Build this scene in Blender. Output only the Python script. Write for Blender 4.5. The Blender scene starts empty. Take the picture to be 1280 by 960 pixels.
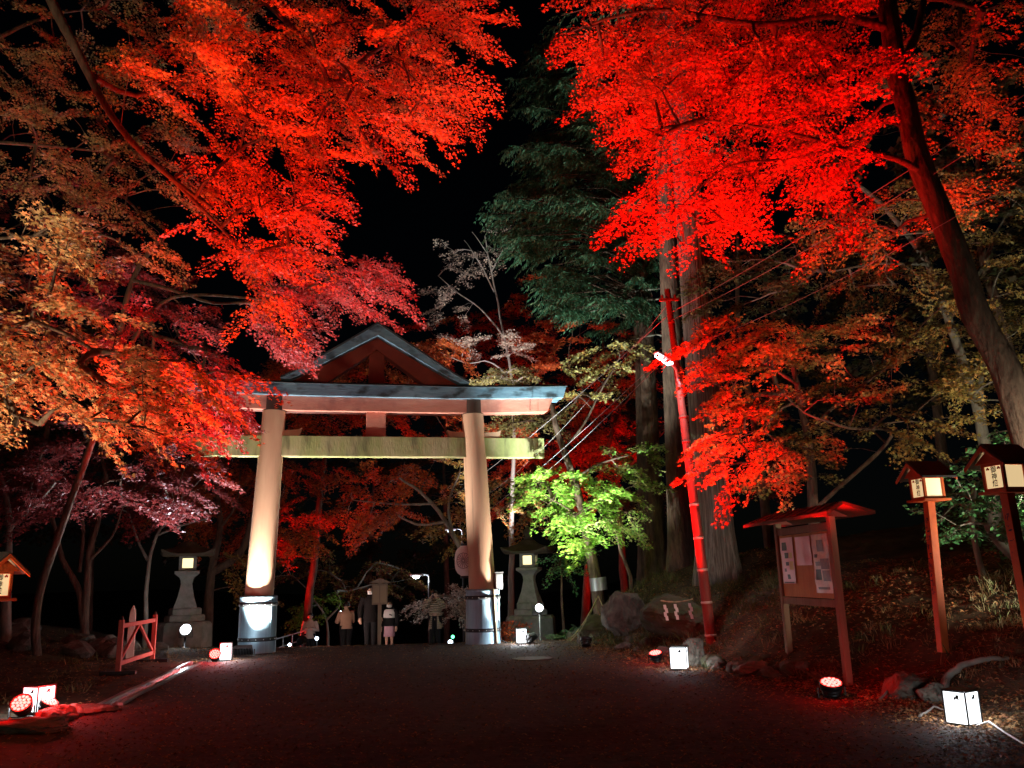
import bpy, bmesh, math, random
import numpy as np
from mathutils import Vector, Matrix, noise
random.seed(7); rng=np.random.default_rng(7)
S=bpy.context.scene
COL=S.collection
# ---------------------------------------------------------------- camera
F=1036.0; PIT=math.radians(13); ROL=math.radians(1.5); CAM=Vector((0,0,1.6))
FW=Vector((0,math.cos(PIT),math.sin(PIT))); U0=Vector((0,-math.sin(PIT),math.cos(PIT))); R0=Vector((1,0,0))
RT=R0*math.cos(ROL)-U0*math.sin(ROL); UP=R0*math.sin(ROL)+U0*math.cos(ROL)
def at(px,py,Y):
    d=FW+RT*((px-640)/F)+UP*((480-py)/F)
    return CAM+d*(Y/d.y)
cd=bpy.data.cameras.new('camera'); cam=bpy.data.objects.new('camera',cd); COL.objects.link(cam)
cam.matrix_world=Matrix(((RT.x,UP.x,-FW.x,CAM.x),(RT.y,UP.y,-FW.y,CAM.y),(RT.z,UP.z,-FW.z,CAM.z),(0,0,0,1)))
cd.sensor_width=36; cd.lens=F/1280*36; cd.clip_end=1000; cd.clip_start=.1
S.camera=cam
# ---------------------------------------------------------------- render settings
S.view_settings.view_transform='Standard'; S.view_settings.look='None'; S.view_settings.gamma=1; S.view_settings.exposure=0
S.render.engine='CYCLES'
cy=S.cycles
cy.use_denoising=True
try: cy.denoiser='OPENIMAGEDENOISE'; cy.denoising_input_passes='RGB_ALBEDO_NORMAL'; cy.denoising_prefilter='ACCURATE'
except Exception: pass
cy.max_bounces=4; cy.diffuse_bounces=2; cy.glossy_bounces=2; cy.transmission_bounces=3; cy.transparent_max_bounces=4
cy.sample_clamp_indirect=4; cy.caustics_reflective=False; cy.caustics_refractive=False
try: cy.use_light_tree=True
except Exception: pass
# ---------------------------------------------------------------- world: night sky
w=bpy.data.worlds.new('World'); S.world=w; w.use_nodes=True
nt=w.node_tree; bg=nt.nodes['Background']
sk=nt.nodes.new('ShaderNodeTexSky'); sk.sky_type='NISHITA'; sk.sun_disc=False
sk.sun_elevation=math.radians(35); sk.sun_rotation=math.radians(200)
nt.links.new(sk.outputs[0],bg.inputs[0]); bg.inputs[1].default_value=.0002
sl=bpy.data.lights.new('moon','SUN'); sl.energy=.004; sl.angle=math.radians(.5); sl.color=(1,.95,.88)
so=bpy.data.objects.new('moon',sl); COL.objects.link(so); so.rotation_euler=(math.radians(55),0,math.radians(160))
# ---------------------------------------------------------------- object helpers
def tag(o,label=None,cat=None,group=None,kind=None):
    if label: o['label']=label
    if cat: o['category']=cat
    if group: o['group']=group
    if kind: o['kind']=kind
    return o
def empty(name,loc=(0,0,0),rz=0,label=None,cat=None,group=None):
    o=bpy.data.objects.new(name,None); COL.objects.link(o); o.location=loc; o.rotation_euler=(0,0,rz); o.empty_display_size=.2
    return tag(o,label,cat,group)
def mesh_obj(name,me,mats,parent=None):
    o=bpy.data.objects.new(name,me); COL.objects.link(o)
    for m in (mats if isinstance(mats,(list,tuple)) else [mats]): me.materials.append(m)
    if parent: o.parent=parent
    return o
def kids(o): return [c for c in bpy.data.objects if c.parent==o]
def copy_tree(o,parent=None):
    c=o.copy(); COL.objects.link(c)
    if parent: c.parent=parent; c.matrix_parent_inverse=o.matrix_parent_inverse.copy()
    for k in kids(o): copy_tree(k,c)
    return c
class MB:
    """collects boxes, tubes and lathes into one mesh"""
    def __init__(s): s.v=[]; s.f=[]; s.sm=[]; s.mi=[]; s.m=0
    def add(s,vs,fs,smooth=False):
        b=len(s.v); s.v+= [tuple(v) for v in vs]
        for f in fs: s.f.append([b+i for i in f]); s.sm.append(smooth); s.mi.append(s.m)
        return s
    def box(s,c,d,rot=None,taper=1.0,bev=0.0):
        x,y,z=d[0]/2,d[1]/2,d[2]/2; c=Vector(c)
        bm=bmesh.new(); bmesh.ops.create_cube(bm,size=1)
        for v in bm.verts:
            k=taper if v.co.z>0 else 1
            v.co=Vector((v.co.x*d[0]*k,v.co.y*d[1]*k,v.co.z*d[2]))
        if bev: bmesh.ops.bevel(bm,geom=bm.edges[:],offset=bev,segments=2,affect='EDGES',profile=.5)
        bm.verts.index_update()
        vs=[]
        for v in bm.verts:
            p=v.co.copy()
            if rot is not None: p=rot@p
            vs.append(p+c)
        s.add(vs,[[v.index for v in f.verts] for f in bm.faces]); bm.free(); return s
    def bar(s,a,b,wd,th,upv=(0,0,1),bev=0.0):
        a=Vector(a);b=Vector(b);d=b-a;L=d.length;d.normalize();u=Vector(upv)
        side=d.cross(u)
        if side.length<1e-4: side=d.cross(Vector((0,1,0)))
        side.normalize();u=side.cross(d).normalized()
        R=Matrix((side,u,d)).transposed()
        return s.box((a+b)/2,(wd,th,L),R,bev=bev)
    def tube(s,pts,rad,n=8,cap=True,smooth=True):
        pts=[Vector(p) for p in pts]; N=len(pts)
        if not hasattr(rad,'__len__'): rad=[rad]*N
        t0=(pts[1]-pts[0]).normalized(); a=Vector((1,0,0)) if abs(t0.x)<.8 else Vector((0,1,0))
        nn=t0.cross(a).normalized(); vs=[];fs=[]
        for i in range(N):
            t=(pts[min(i+1,N-1)]-pts[max(i-1,0)]).normalized()
            nn=(nn-t*nn.dot(t)).normalized(); bb=t.cross(nn)
            for k in range(n):
                an=2*math.pi*k/n; vs.append(pts[i]+(nn*math.cos(an)+bb*math.sin(an))*rad[i])
        for i in range(N-1):
            for k in range(n):
                k2=(k+1)%n; fs.append([i*n+k,i*n+k2,(i+1)*n+k2,(i+1)*n+k])
        s.add(vs,fs,smooth)
        if cap: s.add([vs[k] for k in range(n)],[list(range(n))[::-1]]); s.add(vs[-n:],[list(range(n))])
        return s
    def lathe(s,prof,n=24,c=(0,0,0),cap=True,smooth=True,rot=0):
        vs=[];fs=[];c=Vector(c)
        for r,z in prof:
            for k in range(n):
                an=2*math.pi*(k+.5)/n+rot; vs.append(c+Vector((r*math.cos(an),r*math.sin(an),z)))
        for i in range(len(prof)-1):
            for k in range(n):
                k2=(k+1)%n; fs.append([i*n+k,i*n+k2,(i+1)*n+k2,(i+1)*n+k])
        if cap: fs.append(list(range(n))[::-1]); m=(len(prof)-1)*n; fs.append([m+k for k in range(n)])
        return s.add(vs,fs,smooth)
    def prism(s,poly,y0,y1):
        """poly in x,z extruded along y"""
        n=len(poly); vs=[(x,y0,z) for x,z in poly]+[(x,y1,z) for x,z in poly]
        fs=[list(range(n)),[n+i for i in range(n)][::-1]]+[[i,n+i,n+(i+1)%n,(i+1)%n] for i in range(n)]
        return s.add(vs,fs)
    def build(s,name,mats,parent=None,fix=True):
        me=bpy.data.meshes.new(name); me.from_pydata(s.v,[],s.f)
        me.polygons.foreach_set('use_smooth',s.sm); me.polygons.foreach_set('material_index',s.mi)
        if fix:
            bm=bmesh.new(); bm.from_mesh(me); bmesh.ops.recalc_face_normals(bm,faces=bm.faces[:]); bm.to_mesh(me); bm.free()
        me.update()
        return mesh_obj(name,me,mats,parent)
# ---------------------------------------------------------------- materials
def mat(name,col,rough=.7,spec=.3,metal=0,bump=0,bscale=20,var=0,vscale=4,col2=None,stretch=None,emit=None,estr=0,det=6,pos=(.35,.7),bdist=.02):
    m=bpy.data.materials.new(name); m.use_nodes=True; n=m.node_tree; b=n.nodes['Principled BSDF']
    b.inputs['Base Color'].default_value=(*col,1); b.inputs['Roughness'].default_value=rough; b.inputs['Specular IOR Level'].default_value=spec; b.inputs['Metallic'].default_value=metal
    tc=n.nodes.new('ShaderNodeTexCoord'); mp=n.nodes.new('ShaderNodeMapping'); n.links.new(tc.outputs['Object'],mp.inputs[0])
    if stretch: mp.inputs['Scale'].default_value=stretch
    if col2:
        t=n.nodes.new('ShaderNodeTexNoise'); t.inputs['Scale'].default_value=vscale; t.inputs['Detail'].default_value=det; t.inputs['Roughness'].default_value=.65
        n.links.new(mp.outputs[0],t.inputs[0])
        r=n.nodes.new('ShaderNodeValToRGB'); r.color_ramp.elements[0].position=pos[0]; r.color_ramp.elements[1].position=pos[1]
        r.color_ramp.elements[0].color=(*col,1); r.color_ramp.elements[1].color=(*col2,1)
        n.links.new(t.outputs[0],r.inputs[0]); n.links.new(r.outputs[0],b.inputs['Base Color'])
    if bump:
        t2=n.nodes.new('ShaderNodeTexNoise'); t2.inputs['Scale'].default_value=bscale; t2.inputs['Detail'].default_value=8; n.links.new(mp.outputs[0],t2.inputs[0])
        bp=n.nodes.new('ShaderNodeBump'); bp.inputs['Strength'].default_value=bump; bp.inputs['Distance'].default_value=bdist; n.links.new(t2.outputs[0],bp.inputs['Height']); n.links.new(bp.outputs[0],b.inputs['Normal'])
    if emit:
        b.inputs['Emission Color'].default_value=(*emit,1); b.inputs['Emission Strength'].default_value=estr
    return m
def leaf_mat(name,trans=.35,rough=.5,spec=.35):
    m=bpy.data.materials.new(name); m.use_nodes=True; n=m.node_tree; b=n.nodes['Principled BSDF']; o=n.nodes['Material Output']
    a=n.nodes.new('ShaderNodeAttribute'); a.attribute_name='col'
    b.inputs['Roughness'].default_value=rough; b.inputs['Specular IOR Level'].default_value=spec
    n.links.new(a.outputs['Color'],b.inputs['Base Color'])
    tr=n.nodes.new('ShaderNodeBsdfTranslucent'); n.links.new(a.outputs['Color'],tr.inputs[0])
    mx=n.nodes.new('ShaderNodeMixShader'); mx.inputs[0].default_value=trans
    n.links.new(b.outputs[0],mx.inputs[1]); n.links.new(tr.outputs[0],mx.inputs[2]); n.links.new(mx.outputs[0],o.inputs[0])
    return m
LEAF=leaf_mat('leaf'); NEEDLE=leaf_mat('conifer_leaf',.15,.6,.25); GLOSS=leaf_mat('glossy_leaf',.15,.3,.5); LITTER=leaf_mat('litter_leaf',.05,.8,.2)
BARK=mat('bark',(.07,.045,.034),.9,.15,bump=1,bscale=12,col2=(.18,.115,.08),vscale=9,stretch=(1,1,.25),bdist=.06)
BARKL=mat('pale_bark',(.16,.14,.11),.85,.2,bump=.6,bscale=16,col2=(.32,.29,.24),vscale=7,stretch=(1,1,.4))
CEDARBARK=mat('cedar_bark',(.10,.075,.06),.9,.15,bump=1,bscale=9,col2=(.24,.2,.17),vscale=6,stretch=(3.2,3.2,.09),pos=(.4,.62),bdist=.08)
TWIG=mat('twig',(.10,.06,.05),.8,.2)
TWIGL=mat('pale_twig',(.42,.36,.33),.8,.2)
# ---------------------------------------------------------------- terrain
def lerp(x,xs,ys): return float(np.interp(x,xs,ys))
def xR(y): return lerp(y,[0,8,9,11.3,14.4,16.2,20,24,28,40,90],[5.4,4.85,4.75,4.35,3.05,2.75,1.5,1.1,1.0,1.5,3])
def xL(y): return lerp(y,[0,8,9.3,11.5,18,22,28,40,90],[-2.2,-4.45,-5,-5.75,-6.8,-7.2,-7,-7,-8])
def base_h(y): return lerp(y,[-10,16,18,20,22,24,26,28,31,38,55,80,200],[0,0,-.01,-.03,-.06,-.2,-.45,-.78,-1.2,-2.1,-4,-5.5,-6])
def gh(x,y,rough=True):
    r=xR(y); l=xL(y); z=base_h(y)
    fall=lerp(y,[0,22,40,80],[1,1,.9,.8])
    if x>r:
        d=x-r; z+=lerp(d,[0,.3,.6,1,1.5,2.5,4,10,30,90],[0,.06,.16,.38,.75,1.12,1.5,2.3,5.5,9])*fall
        if y>20: z+=lerp(d,[0,1.5,4],[0,.35,.5])*lerp(y,[20,22,28,60],[0,1,1,3])
    elif x<l:
        d=l-x; z+=lerp(d,[0,.5,2,3,4.5,6,15,40,90],[0,.04,.05,.1,.32,.8,1.5,4,8])*fall
    if rough and (x>r or x<l):
        d=(x-r) if x>r else (l-x); k=min(1,d/.8)*(1 if x>r else .55)
        z+=k*(.10*noise.noise(Vector((x*1.3,y*1.3,3)))+.05*noise.noise(Vector((x*3.7,y*3.7,9))))
    return z
def grid(lo,fi0,fi1,hi,st,grow=1.18):
    a=[fi0]
    while a[-1]<fi1: a.append(a[-1]+st)
    s=st; 
    while a[-1]<hi: s*=grow; a.append(a[-1]+s)
    s=st; b=[fi0]
    while b[-1]>lo: s*=grow; b.append(b[-1]-s)
    return b[::-1][:-1]+a
gx=grid(-90,-12,9,90,.16); gy=grid(-12,6.5,27,220,.16)
vs=[];
for y in gy:
    for x in gx:
        z=gh(x,y); r=xR(y); l=xL(y)
        if l<x<r: z-=min(.05,.2*min(r-x,x-l))
        vs.append((x,y,z))
nx=len(gx); fs=[(j*nx+i,j*nx+i+1,(j+1)*nx+i+1,(j+1)*nx+i) for j in range(len(gy)-1) for i in range(nx-1)]
me=bpy.data.meshes.new('ground'); me.from_pydata(vs,[],fs); me.polygons.foreach_set('use_smooth',[True]*len(fs))
SOIL=mat('soil',(.045,.032,.022),.95,.1,bump=1,bscale=7,col2=(.10,.075,.045),vscale=3)
tag(mesh_obj('ground',me,SOIL),kind='structure')
ROADM=mat('road_dirt',(.026,.017,.014),.94,.1,bump=1,bscale=15,col2=(.072,.046,.038),vscale=5.5,det=14,pos=(.36,.68))
vs=[];ys=grid(0,6.5,27,95,.2); NU=44
for y in ys:
    l=xL(y)-.1+.12*noise.noise(Vector((1,y*.9,0)))+.05*noise.noise(Vector((1,y*3,0))); r=xR(y)+.08+.15*noise.noise(Vector((7,y*.9,0)))+.06*noise.noise(Vector((7,y*3.1,0)))
    for i in range(NU+1):
        t=i/NU; x=l+(r-l)*t; e=min(1,min(t,1-t)*12)
        zz=base_h(y)+.012+.02*noise.noise(Vector((x*.8,y*.8,5)))*e+.008*noise.noise(Vector((x*4,y*4,5)))*e
        if t in(0,1): zz=base_h(y)-.03
        vs.append((x,y,zz))
fs=[(j*(NU+1)+i,j*(NU+1)+i+1,(j+1)*(NU+1)+i+1,(j+1)*(NU+1)+i) for j in range(len(ys)-1) for i in range(NU)]
me=bpy.data.meshes.new('road'); me.from_pydata(vs,[],fs); me.polygons.foreach_set('use_smooth',[True]*len(fs))
tag(mesh_obj('road',me,ROADM),kind='structure')
def G(px,py,Y,sink=0):
    """ground point below the pixel column at depth Y"""
    p=at(px,py,Y); return Vector((p.x,p.y,gh(p.x,p.y)-sink))
# ---------------------------------------------------------------- leaf batches
def star(lobes):
    if lobes==5:
        L=[(-150,.45),(-110,.62),(-72,.34),(-42,.9),(-20,.42),(0,1.0),(20,.42),(42,.9),(72,.34),(110,.62),(150,.45)]
        p=[(0.0,-.12)]
        L=[(-100,.62),(-72,.36),(-46,.92),(-22,.42),(0,1.05),(22,.42),(46,.92),(72,.36),(100,.62)]
    elif lobes==3:
        p=[(0.0,-.1)]; L=[(-75,.8),(-35,.42),(0,1.05),(35,.42),(75,.8)]
    elif lobes==2:   # ellipse
        return np.array([(0,-.0),(.26,.3),(.28,.6),(0,1.05),(-.28,.6),(-.26,.3)])
    elif lobes==6:   # grass blade
        return np.array([(.03,0),(.045,.35),(.02,.8),(-.03,1.05),(-.03,.7),(-.045,.35),(-.03,0)])
    elif lobes==1:   # needle spray
        return np.array([(0,0),(.14,.45),(0,1.0),(-.14,.45)])
    else: return np.array([(0,-.1),(.55,.35),(0,1.05),(-.55,.35)])
    for a,r in L: a=math.radians(a); p.append((r*math.sin(a),r*math.cos(a)))
    return np.array(p)
def leaves_mesh(name,pos,dirs,nrm,size,cols,lobes):
    pos=np.asarray(pos);n=len(pos)
    d=dirs/np.linalg.norm(dirs,axis=1,keepdims=True); nrm=nrm-d*(nrm*d).sum(1,keepdims=True); nrm/=np.linalg.norm(nrm,axis=1,keepdims=True)+1e-9
    b=np.cross(d,nrm); T=star(lobes); k=len(T); rr=np.hypot(T[:,0],T[:,1])
    V=pos[:,None,:]+size[:,None,None]*(T[None,:,0,None]*b[:,None,:]+T[None,:,1,None]*d[:,None,:]-.22*(rr**2)[None,:,None]*nrm[:,None,:])
    me=bpy.data.meshes.new(name); me.vertices.add(n*k); me.vertices.foreach_set('co',V.reshape(-1))
    me.loops.add(n*k); me.loops.foreach_set('vertex_index',np.arange(n*k,dtype=np.int32))
    me.polygons.add(n); me.polygons.foreach_set('loop_start',np.arange(0,n*k,k,dtype=np.int32))
    try: me.polygons.foreach_set('loop_total',np.full(n,k,dtype=np.int32))
    except Exception: pass
    me.update(calc_edges=True)
    a=me.attributes.new('col','FLOAT_COLOR','FACE'); c4=np.ones((n,4),np.float32); c4[:,:3]=cols; a.data.foreach_set('color',c4.reshape(-1))
    return me
def pick_cols(n,pal,jit=.18):
    P=np.array(pal,float); i=rng.integers(0,len(P),n); j=rng.integers(0,len(P),n); t=rng.random((n,1))*.6
    c=P[i]*(1-t)+P[j]*t; c*=1+jit*rng.standard_normal((n,1)); return np.clip(c,.004,.95)
def inpoly(x,y,P):
    r=False;j=len(P)-1
    for i in range(len(P)):
        if (P[i][1]>y)!=(P[j][1]>y) and x<(P[j][0]-P[i][0])*(y-P[i][1])/(P[j][1]-P[i][1])+P[i][0]: r=not r
        j=i
    return r
def fill(poly,Y,n,gap=.0,gs=70.,seed=0,md=.55):
    """n points through the volume behind an outline, at depths Y0..Y1, kept apart, with gaps"""
    xs=[p[0] for p in poly];ys=[p[1] for p in poly]; out=[];k=0
    rnd=random.Random(seed*31+n)
    area=0
    for i in range(len(poly)): x1,y1=poly[i];x2,y2=poly[(i+1)%len(poly)]; area+=x1*y2-x2*y1
    dm=md*math.sqrt(abs(area)/2/n)
    while len(out)<n and k<n*60:
        k+=1
        x=rnd.uniform(min(xs),max(xs)); y=rnd.uniform(min(ys),max(ys))
        if not inpoly(x,y,poly): continue
        if noise.noise(Vector((x/gs,y/gs*1.6,seed*5.3)))<gap-.5: continue
        if any((x-a)**2+((y-b)*1.5)**2<dm*dm for a,b,_ in out) and k<n*40: continue
        out.append((x,y,rnd.uniform(*Y)))
    return [at(*o) for o in out]
class Tree:
    def __init__(s,name,label,cat='tree',group=None,bark=BARK,twig=TWIG):
        s.name=name;s.label=label;s.cat=cat;s.group=group;s.bark=bark;s.twig=twig
        s.limbs=[];s.br=[];s.pads=[];s.nodes=[];s.fol=[]
    def limb(s,pts,r0,r1,wob=.04,n=8):
        """pts world points; resampled smooth, with wobble"""
        P=[Vector(p) for p in pts]; out=[]
        for i in range(len(P)-1):
            p0=P[max(i-1,0)];p1=P[i];p2=P[i+1];p3=P[min(i+2,len(P)-1)]
            m=max(2,int((p2-p1).length/.25))
            for j in range(m):
                t=j/m; q=.5*((2*p1)+(p2-p0)*t+(2*p0-5*p1+4*p2-p3)*t*t+(3*p1-p0-3*p2+p3)*t**3)
                out.append(q+Vector([wob*noise.noise(q*1.1+Vector((k*9,s.__hash__()%97*0,0))) for k in range(3)]))
        out.append(P[-1]); N=len(out)
        rad=[(r0+(r1-r0)*(i/(N-1))**.85)*(1+.07*noise.noise(out[i]*2.3)) for i in range(N)]
        s.limbs.append((out,rad,n)); s.nodes+= [(p,len(s.br)-1 if False else -1,i) for i,p in enumerate(out) if i>N*.25]
        return out
    def crown(s,pts,L=(.8,1.2),lobes=5,size=.05,pal=None,droop=.25,dens=1.0,outw=None,flat=.5,sp=.045,mat=None,jit=.24):
        for p in pts: s.pads.append((p,random.uniform(*L)))
        s.fol.append(dict(n=len(pts),lobes=lobes,size=size,pal=pal,droop=droop,dens=dens,outw=outw,flat=flat,sp=sp,jit=jit))
    def build(s,branches=True,base=None,twigr=.0035,rmin=.007,path=.25,trunkname='trunk',gain=.0085):
        root=empty(s.name,base or s.limbs[0][0][0],0,s.label,s.cat,s.group)
        inv=Matrix.Translation(-Vector(root.location))
        # attach pads to skeleton
        npos=[n[0] for n in s.nodes]; nb=[-1]*len(npos); nl=[0.0]*len(npos)
        A=np.array([tuple(p) for p in npos]); 
        order=sorted(range(len(s.pads)),key=lambda i:float(np.min(((A-np.array(s.pads[i][0]))**2).sum(1))))
        br=[];pdir=[None]*len(s.pads)
        NL=np.array(nl);NB=list(nb)
        for i in order:
            c=s.pads[i][0]; cn=np.array(c)
            D=np.sqrt(((A-cn)**2).sum(1)); k=int(np.argmin(D+path*NL+.25*np.maximum(0,A[:,2]-cn[2])))
            a=Vector(A[k]); d=c-a; ln=d.length
            m=max(2,int(ln/.3)); mid=(a+c)/2+Vector((random.gauss(0,.06),random.gauss(0,.06),.10+.02*ln))*min(1,ln)
            pts=[]
            for j in range(m+1):
                t=j/m; q=a*(1-t)**2+mid*2*t*(1-t)+c*t*t
                if 0<j<m: q=q+Vector((random.gauss(0,.02),random.gauss(0,.02),random.gauss(0,.02)))*min(1,ln)
                pts.append(q)
            bi=len(br); br.append([pts,NB[k],1])
            pdir[i]=(pts[-1]-pts[-2])
            A=np.vstack([A,[tuple(q) for q in pts[1:]]]); NL=np.concatenate([NL,[NL[k]+ln*(j/m) for j in range(1,m+1)]]); NB+=[bi]*m
        for b in reversed(br):
            if b[1]>=0: br[b[1]][2]+=b[2]
        mb=MB()
        for pts,rad,n in s.limbs:
            k0=len(mb.v); mb.tube(pts,rad,n)
            if n>=14:      # furrowed bark and a few swellings on a big trunk
                for i in range(len(pts)):
                    for k in range(n):
                        v=Vector(mb.v[k0+i*n+k]); d=v-pts[i]; a=2*math.pi*k/n
                        q=1+.09*noise.noise(Vector((math.cos(a)*4,math.sin(a)*4,i*.13)))+.07*noise.noise(Vector((math.cos(a)*11,math.sin(a)*11,i*.22)))
                        mb.v[k0+i*n+k]=tuple(pts[i]+d*q)
        if branches:
            for pts,par,wt in br:
                r=min(rmin+gain*(wt-1)**.6,.11); N=len(pts)
                mb.tube(pts,[max(twigr,r+(rmin*.6-r)*(j/(N-1))*(.6 if wt>1 else 1)) for j in range(N)],5 if r>.012 else 4,cap=False)
        mb.v=[tuple(Vector(v)-Vector(root.location)) for v in mb.v]
        mb.build(trunkname,s.bark,root,fix=False)
        # leaves
        idx=0; tw=MB(); PO=[];DI=[];NO=[];SZ=[];CO=[];LB=[]
        for f in s.fol:
            for _ in range(f['n']):
                c,L=s.pads[idx]; ax=pdir[idx].copy(); idx+=1
                if f['outw'] is not None: ax=ax.normalized()+Vector(f['outw'])
                ax.z*=.35; ax=ax.normalized(); ax=Vector((ax.x+random.gauss(0,.25),ax.y+random.gauss(0,.25),ax.z-f['droop']*random.uniform(.3,1.2))).normalized()
                la=ax.cross(Vector((0,0,1))).normalized(); pn=la.cross(ax).normalized()
                pn=(pn+la*random.gauss(0,.18)).normalized(); la=ax.cross(pn).normalized()
                o=c-ax*L*.25; dr=f['droop']*L
                def P(t): return o+ax*(L*t)-Vector((0,0,dr*t*t))
                main=[P(t) for t in (0,.35,.7,1)]
                tw.tube(main,[twigr*1.3,twigr*1.1,twigr*.8,twigr*.5],3,cap=False)
                ns=int(8*L/1.0)+3
                for j in range(ns):
                    t=(j+.5)/ns
                    for sd in (-1,1):
                        if random.random()>f['dens']: continue
                        l=.5*L*(1-.55*abs(t-.3)/.7)*random.uniform(.55,1.1)
                        a=math.radians(random.uniform(35,62)); dv=(ax*math.cos(a)+la*(sd*math.sin(a))).normalized()
                        q0=P(t); dz=pn*random.gauss(0,.10*l)-Vector((0,0,dr*.35*l/L))
                        q1=q0+dv*l+dz
                        tw.tube([q0,(q0+q1)/2+pn*.01,q1],[twigr*.8,twigr*.65,twigr*.4],3,cap=False)
                        m=max(2,int(l/f['sp'])); u=(np.arange(m)+rng.random(m)*.7+.2)/m; u=np.repeat(u,2); sgn=np.tile([-1.,1.],m)
                        n2=len(u); base=np.array(q0)[None]*(1-u[:,None])+np.array(q1)[None]*u[:,None]
                        side=np.array(pn.cross(dv).normalized())
                        dd=np.array(dv)[None]*.75+side[None]*sgn[:,None]*.7+rng.standard_normal((n2,3))*.28
                        pos=base+side[None]*(sgn*rng.uniform(.2,.9,n2)*f['size'])[:,None]+np.array(pn)[None]*(rng.standard_normal(n2)*f['size']*.5)[:,None]
                        PO.append(pos);DI.append(dd);NO.append(np.array(pn)[None]+rng.standard_normal((n2,3))*f['flat'])
                        SZ.append(f['size']*rng.uniform(.5,1.25,n2)*(1.05-.2*u)); CO.append(pick_cols(n2,f['pal'],f['jit']))
                lb=f['lobes']
        loc=np.array(root.location)
        me=leaves_mesh('crown',np.concatenate(PO)-loc,np.concatenate(DI),np.concatenate(NO),np.concatenate(SZ),np.concatenate(CO),s.fol[0]['lobes'])
        o=mesh_obj('crown',me,LEAF if s.fol[0].get('mat') is None else s.fol[0]['mat'],root)
        if getattr(s,'leafmat',None): me.materials[0]=s.leafmat
        tw.v=[tuple(Vector(v)-Vector(root.location)) for v in tw.v]
        if twigr>0.0011: tw.build('twig_sprays',s.twig,root,fix=False)
        s.nleaf=len(me.polygons)
        return root
# ================================================================ TORII GATE
PILLAR=mat('faded_vermilion_wood',(.56,.34,.22),.62,.3,bump=.25,bscale=30,col2=(.47,.27,.17),vscale=3,stretch=(1,1,.12))
SHIMAGI=mat('pink_wood',(.52,.18,.13),.65,.3,bump=.3,bscale=25,col2=(.56,.25,.18),vscale=5,stretch=(.5,1,1.6))
NUKI=mat('mossy_wood',(.25,.26,.10),.75,.2,bump=.5,bscale=25,col2=(.40,.31,.19),vscale=1.6,stretch=(1,1,.35),pos=(.46,.70),det=9)
def streaks(m,col,scale=3,pos=(.6,.72),stretch=(3,3,.3)):
    n=m.node_tree; b=n.nodes['Principled BSDF']; src=b.inputs['Base Color'].links[0].from_socket
    tc=n.nodes.new('ShaderNodeTexCoord'); mp=n.nodes.new('ShaderNodeMapping'); mp.inputs['Scale'].default_value=stretch; mp.inputs['Location'].default_value=(3.1,7,1)
    n.links.new(tc.outputs['Object'],mp.inputs[0]); t=n.nodes.new('ShaderNodeTexNoise'); t.inputs['Scale'].default_value=scale; t.inputs['Detail'].default_value=7; n.links.new(mp.outputs[0],t.inputs[0])
    r=n.nodes.new('ShaderNodeValToRGB'); r.color_ramp.elements[0].position=pos[0]; r.color_ramp.elements[1].position=pos[1]; n.links.new(t.outputs[0],r.inputs[0])
    mx=n.nodes.new('ShaderNodeMix'); mx.data_type='RGBA'; n.links.new(r.outputs[0],mx.inputs[0]); n.links.new(src,mx.inputs[6]); mx.inputs[7].default_value=(*col,1); n.links.new(mx.outputs[2],b.inputs['Base Color'])
streaks(NUKI,(.07,.06,.035),2.4,(.53,.76),(2.0,3,.4)); streaks(PILLAR,(.24,.15,.10),2.0,(.62,.78),(5,5,.12)); streaks(SHIMAGI,(.36,.13,.10),2,(.55,.72),(1.2,1,1))
KASAGI=mat('weathered_copper',(.10,.18,.25),.55,.35,bump=.3,bscale=18,col2=(.19,.32,.41),vscale=4,stretch=(.35,1,2))
streaks(KASAGI,(.035,.05,.06),2.4,(.50,.66),(1,1,1.8))
ROOFTOP=mat('blackened_roof',(.03,.035,.04),.6,.3,bump=.3)
VERM=mat('vermilion_beam',(.22,.04,.025),.7,.25,bump=.2,bscale=22,col2=(.16,.03,.02),vscale=4,stretch=(1,1,1))
COLLAR=mat('dark_collar',(.055,.03,.022),.6,.3,bump=.2)
STEEL=mat('sleeve_metal',(.24,.37,.45),.5,.5,metal=.3,bump=.12,bscale=20,col2=(.14,.23,.29),vscale=3,stretch=(3,3,.25))
BAND=mat('dark_band',(.03,.033,.035),.5,.5,metal=.5,bump=.2)
RIVET=mat('rivet_metal',(.5,.5,.48),.35,.6,metal=.8)
T=empty('torii_gate',(-3.55,21.12,-.05),math.radians(13),'tall faded vermilion shrine gate with a peaked gable on top, standing astride the dirt road','shrine gate')
SX,TX,TH=2.73,2.54,5.9
def pil_x(z): return SX+(TX-SX)*(z-1.3)/(TH-1.3) if z>1.3 else SX
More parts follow.
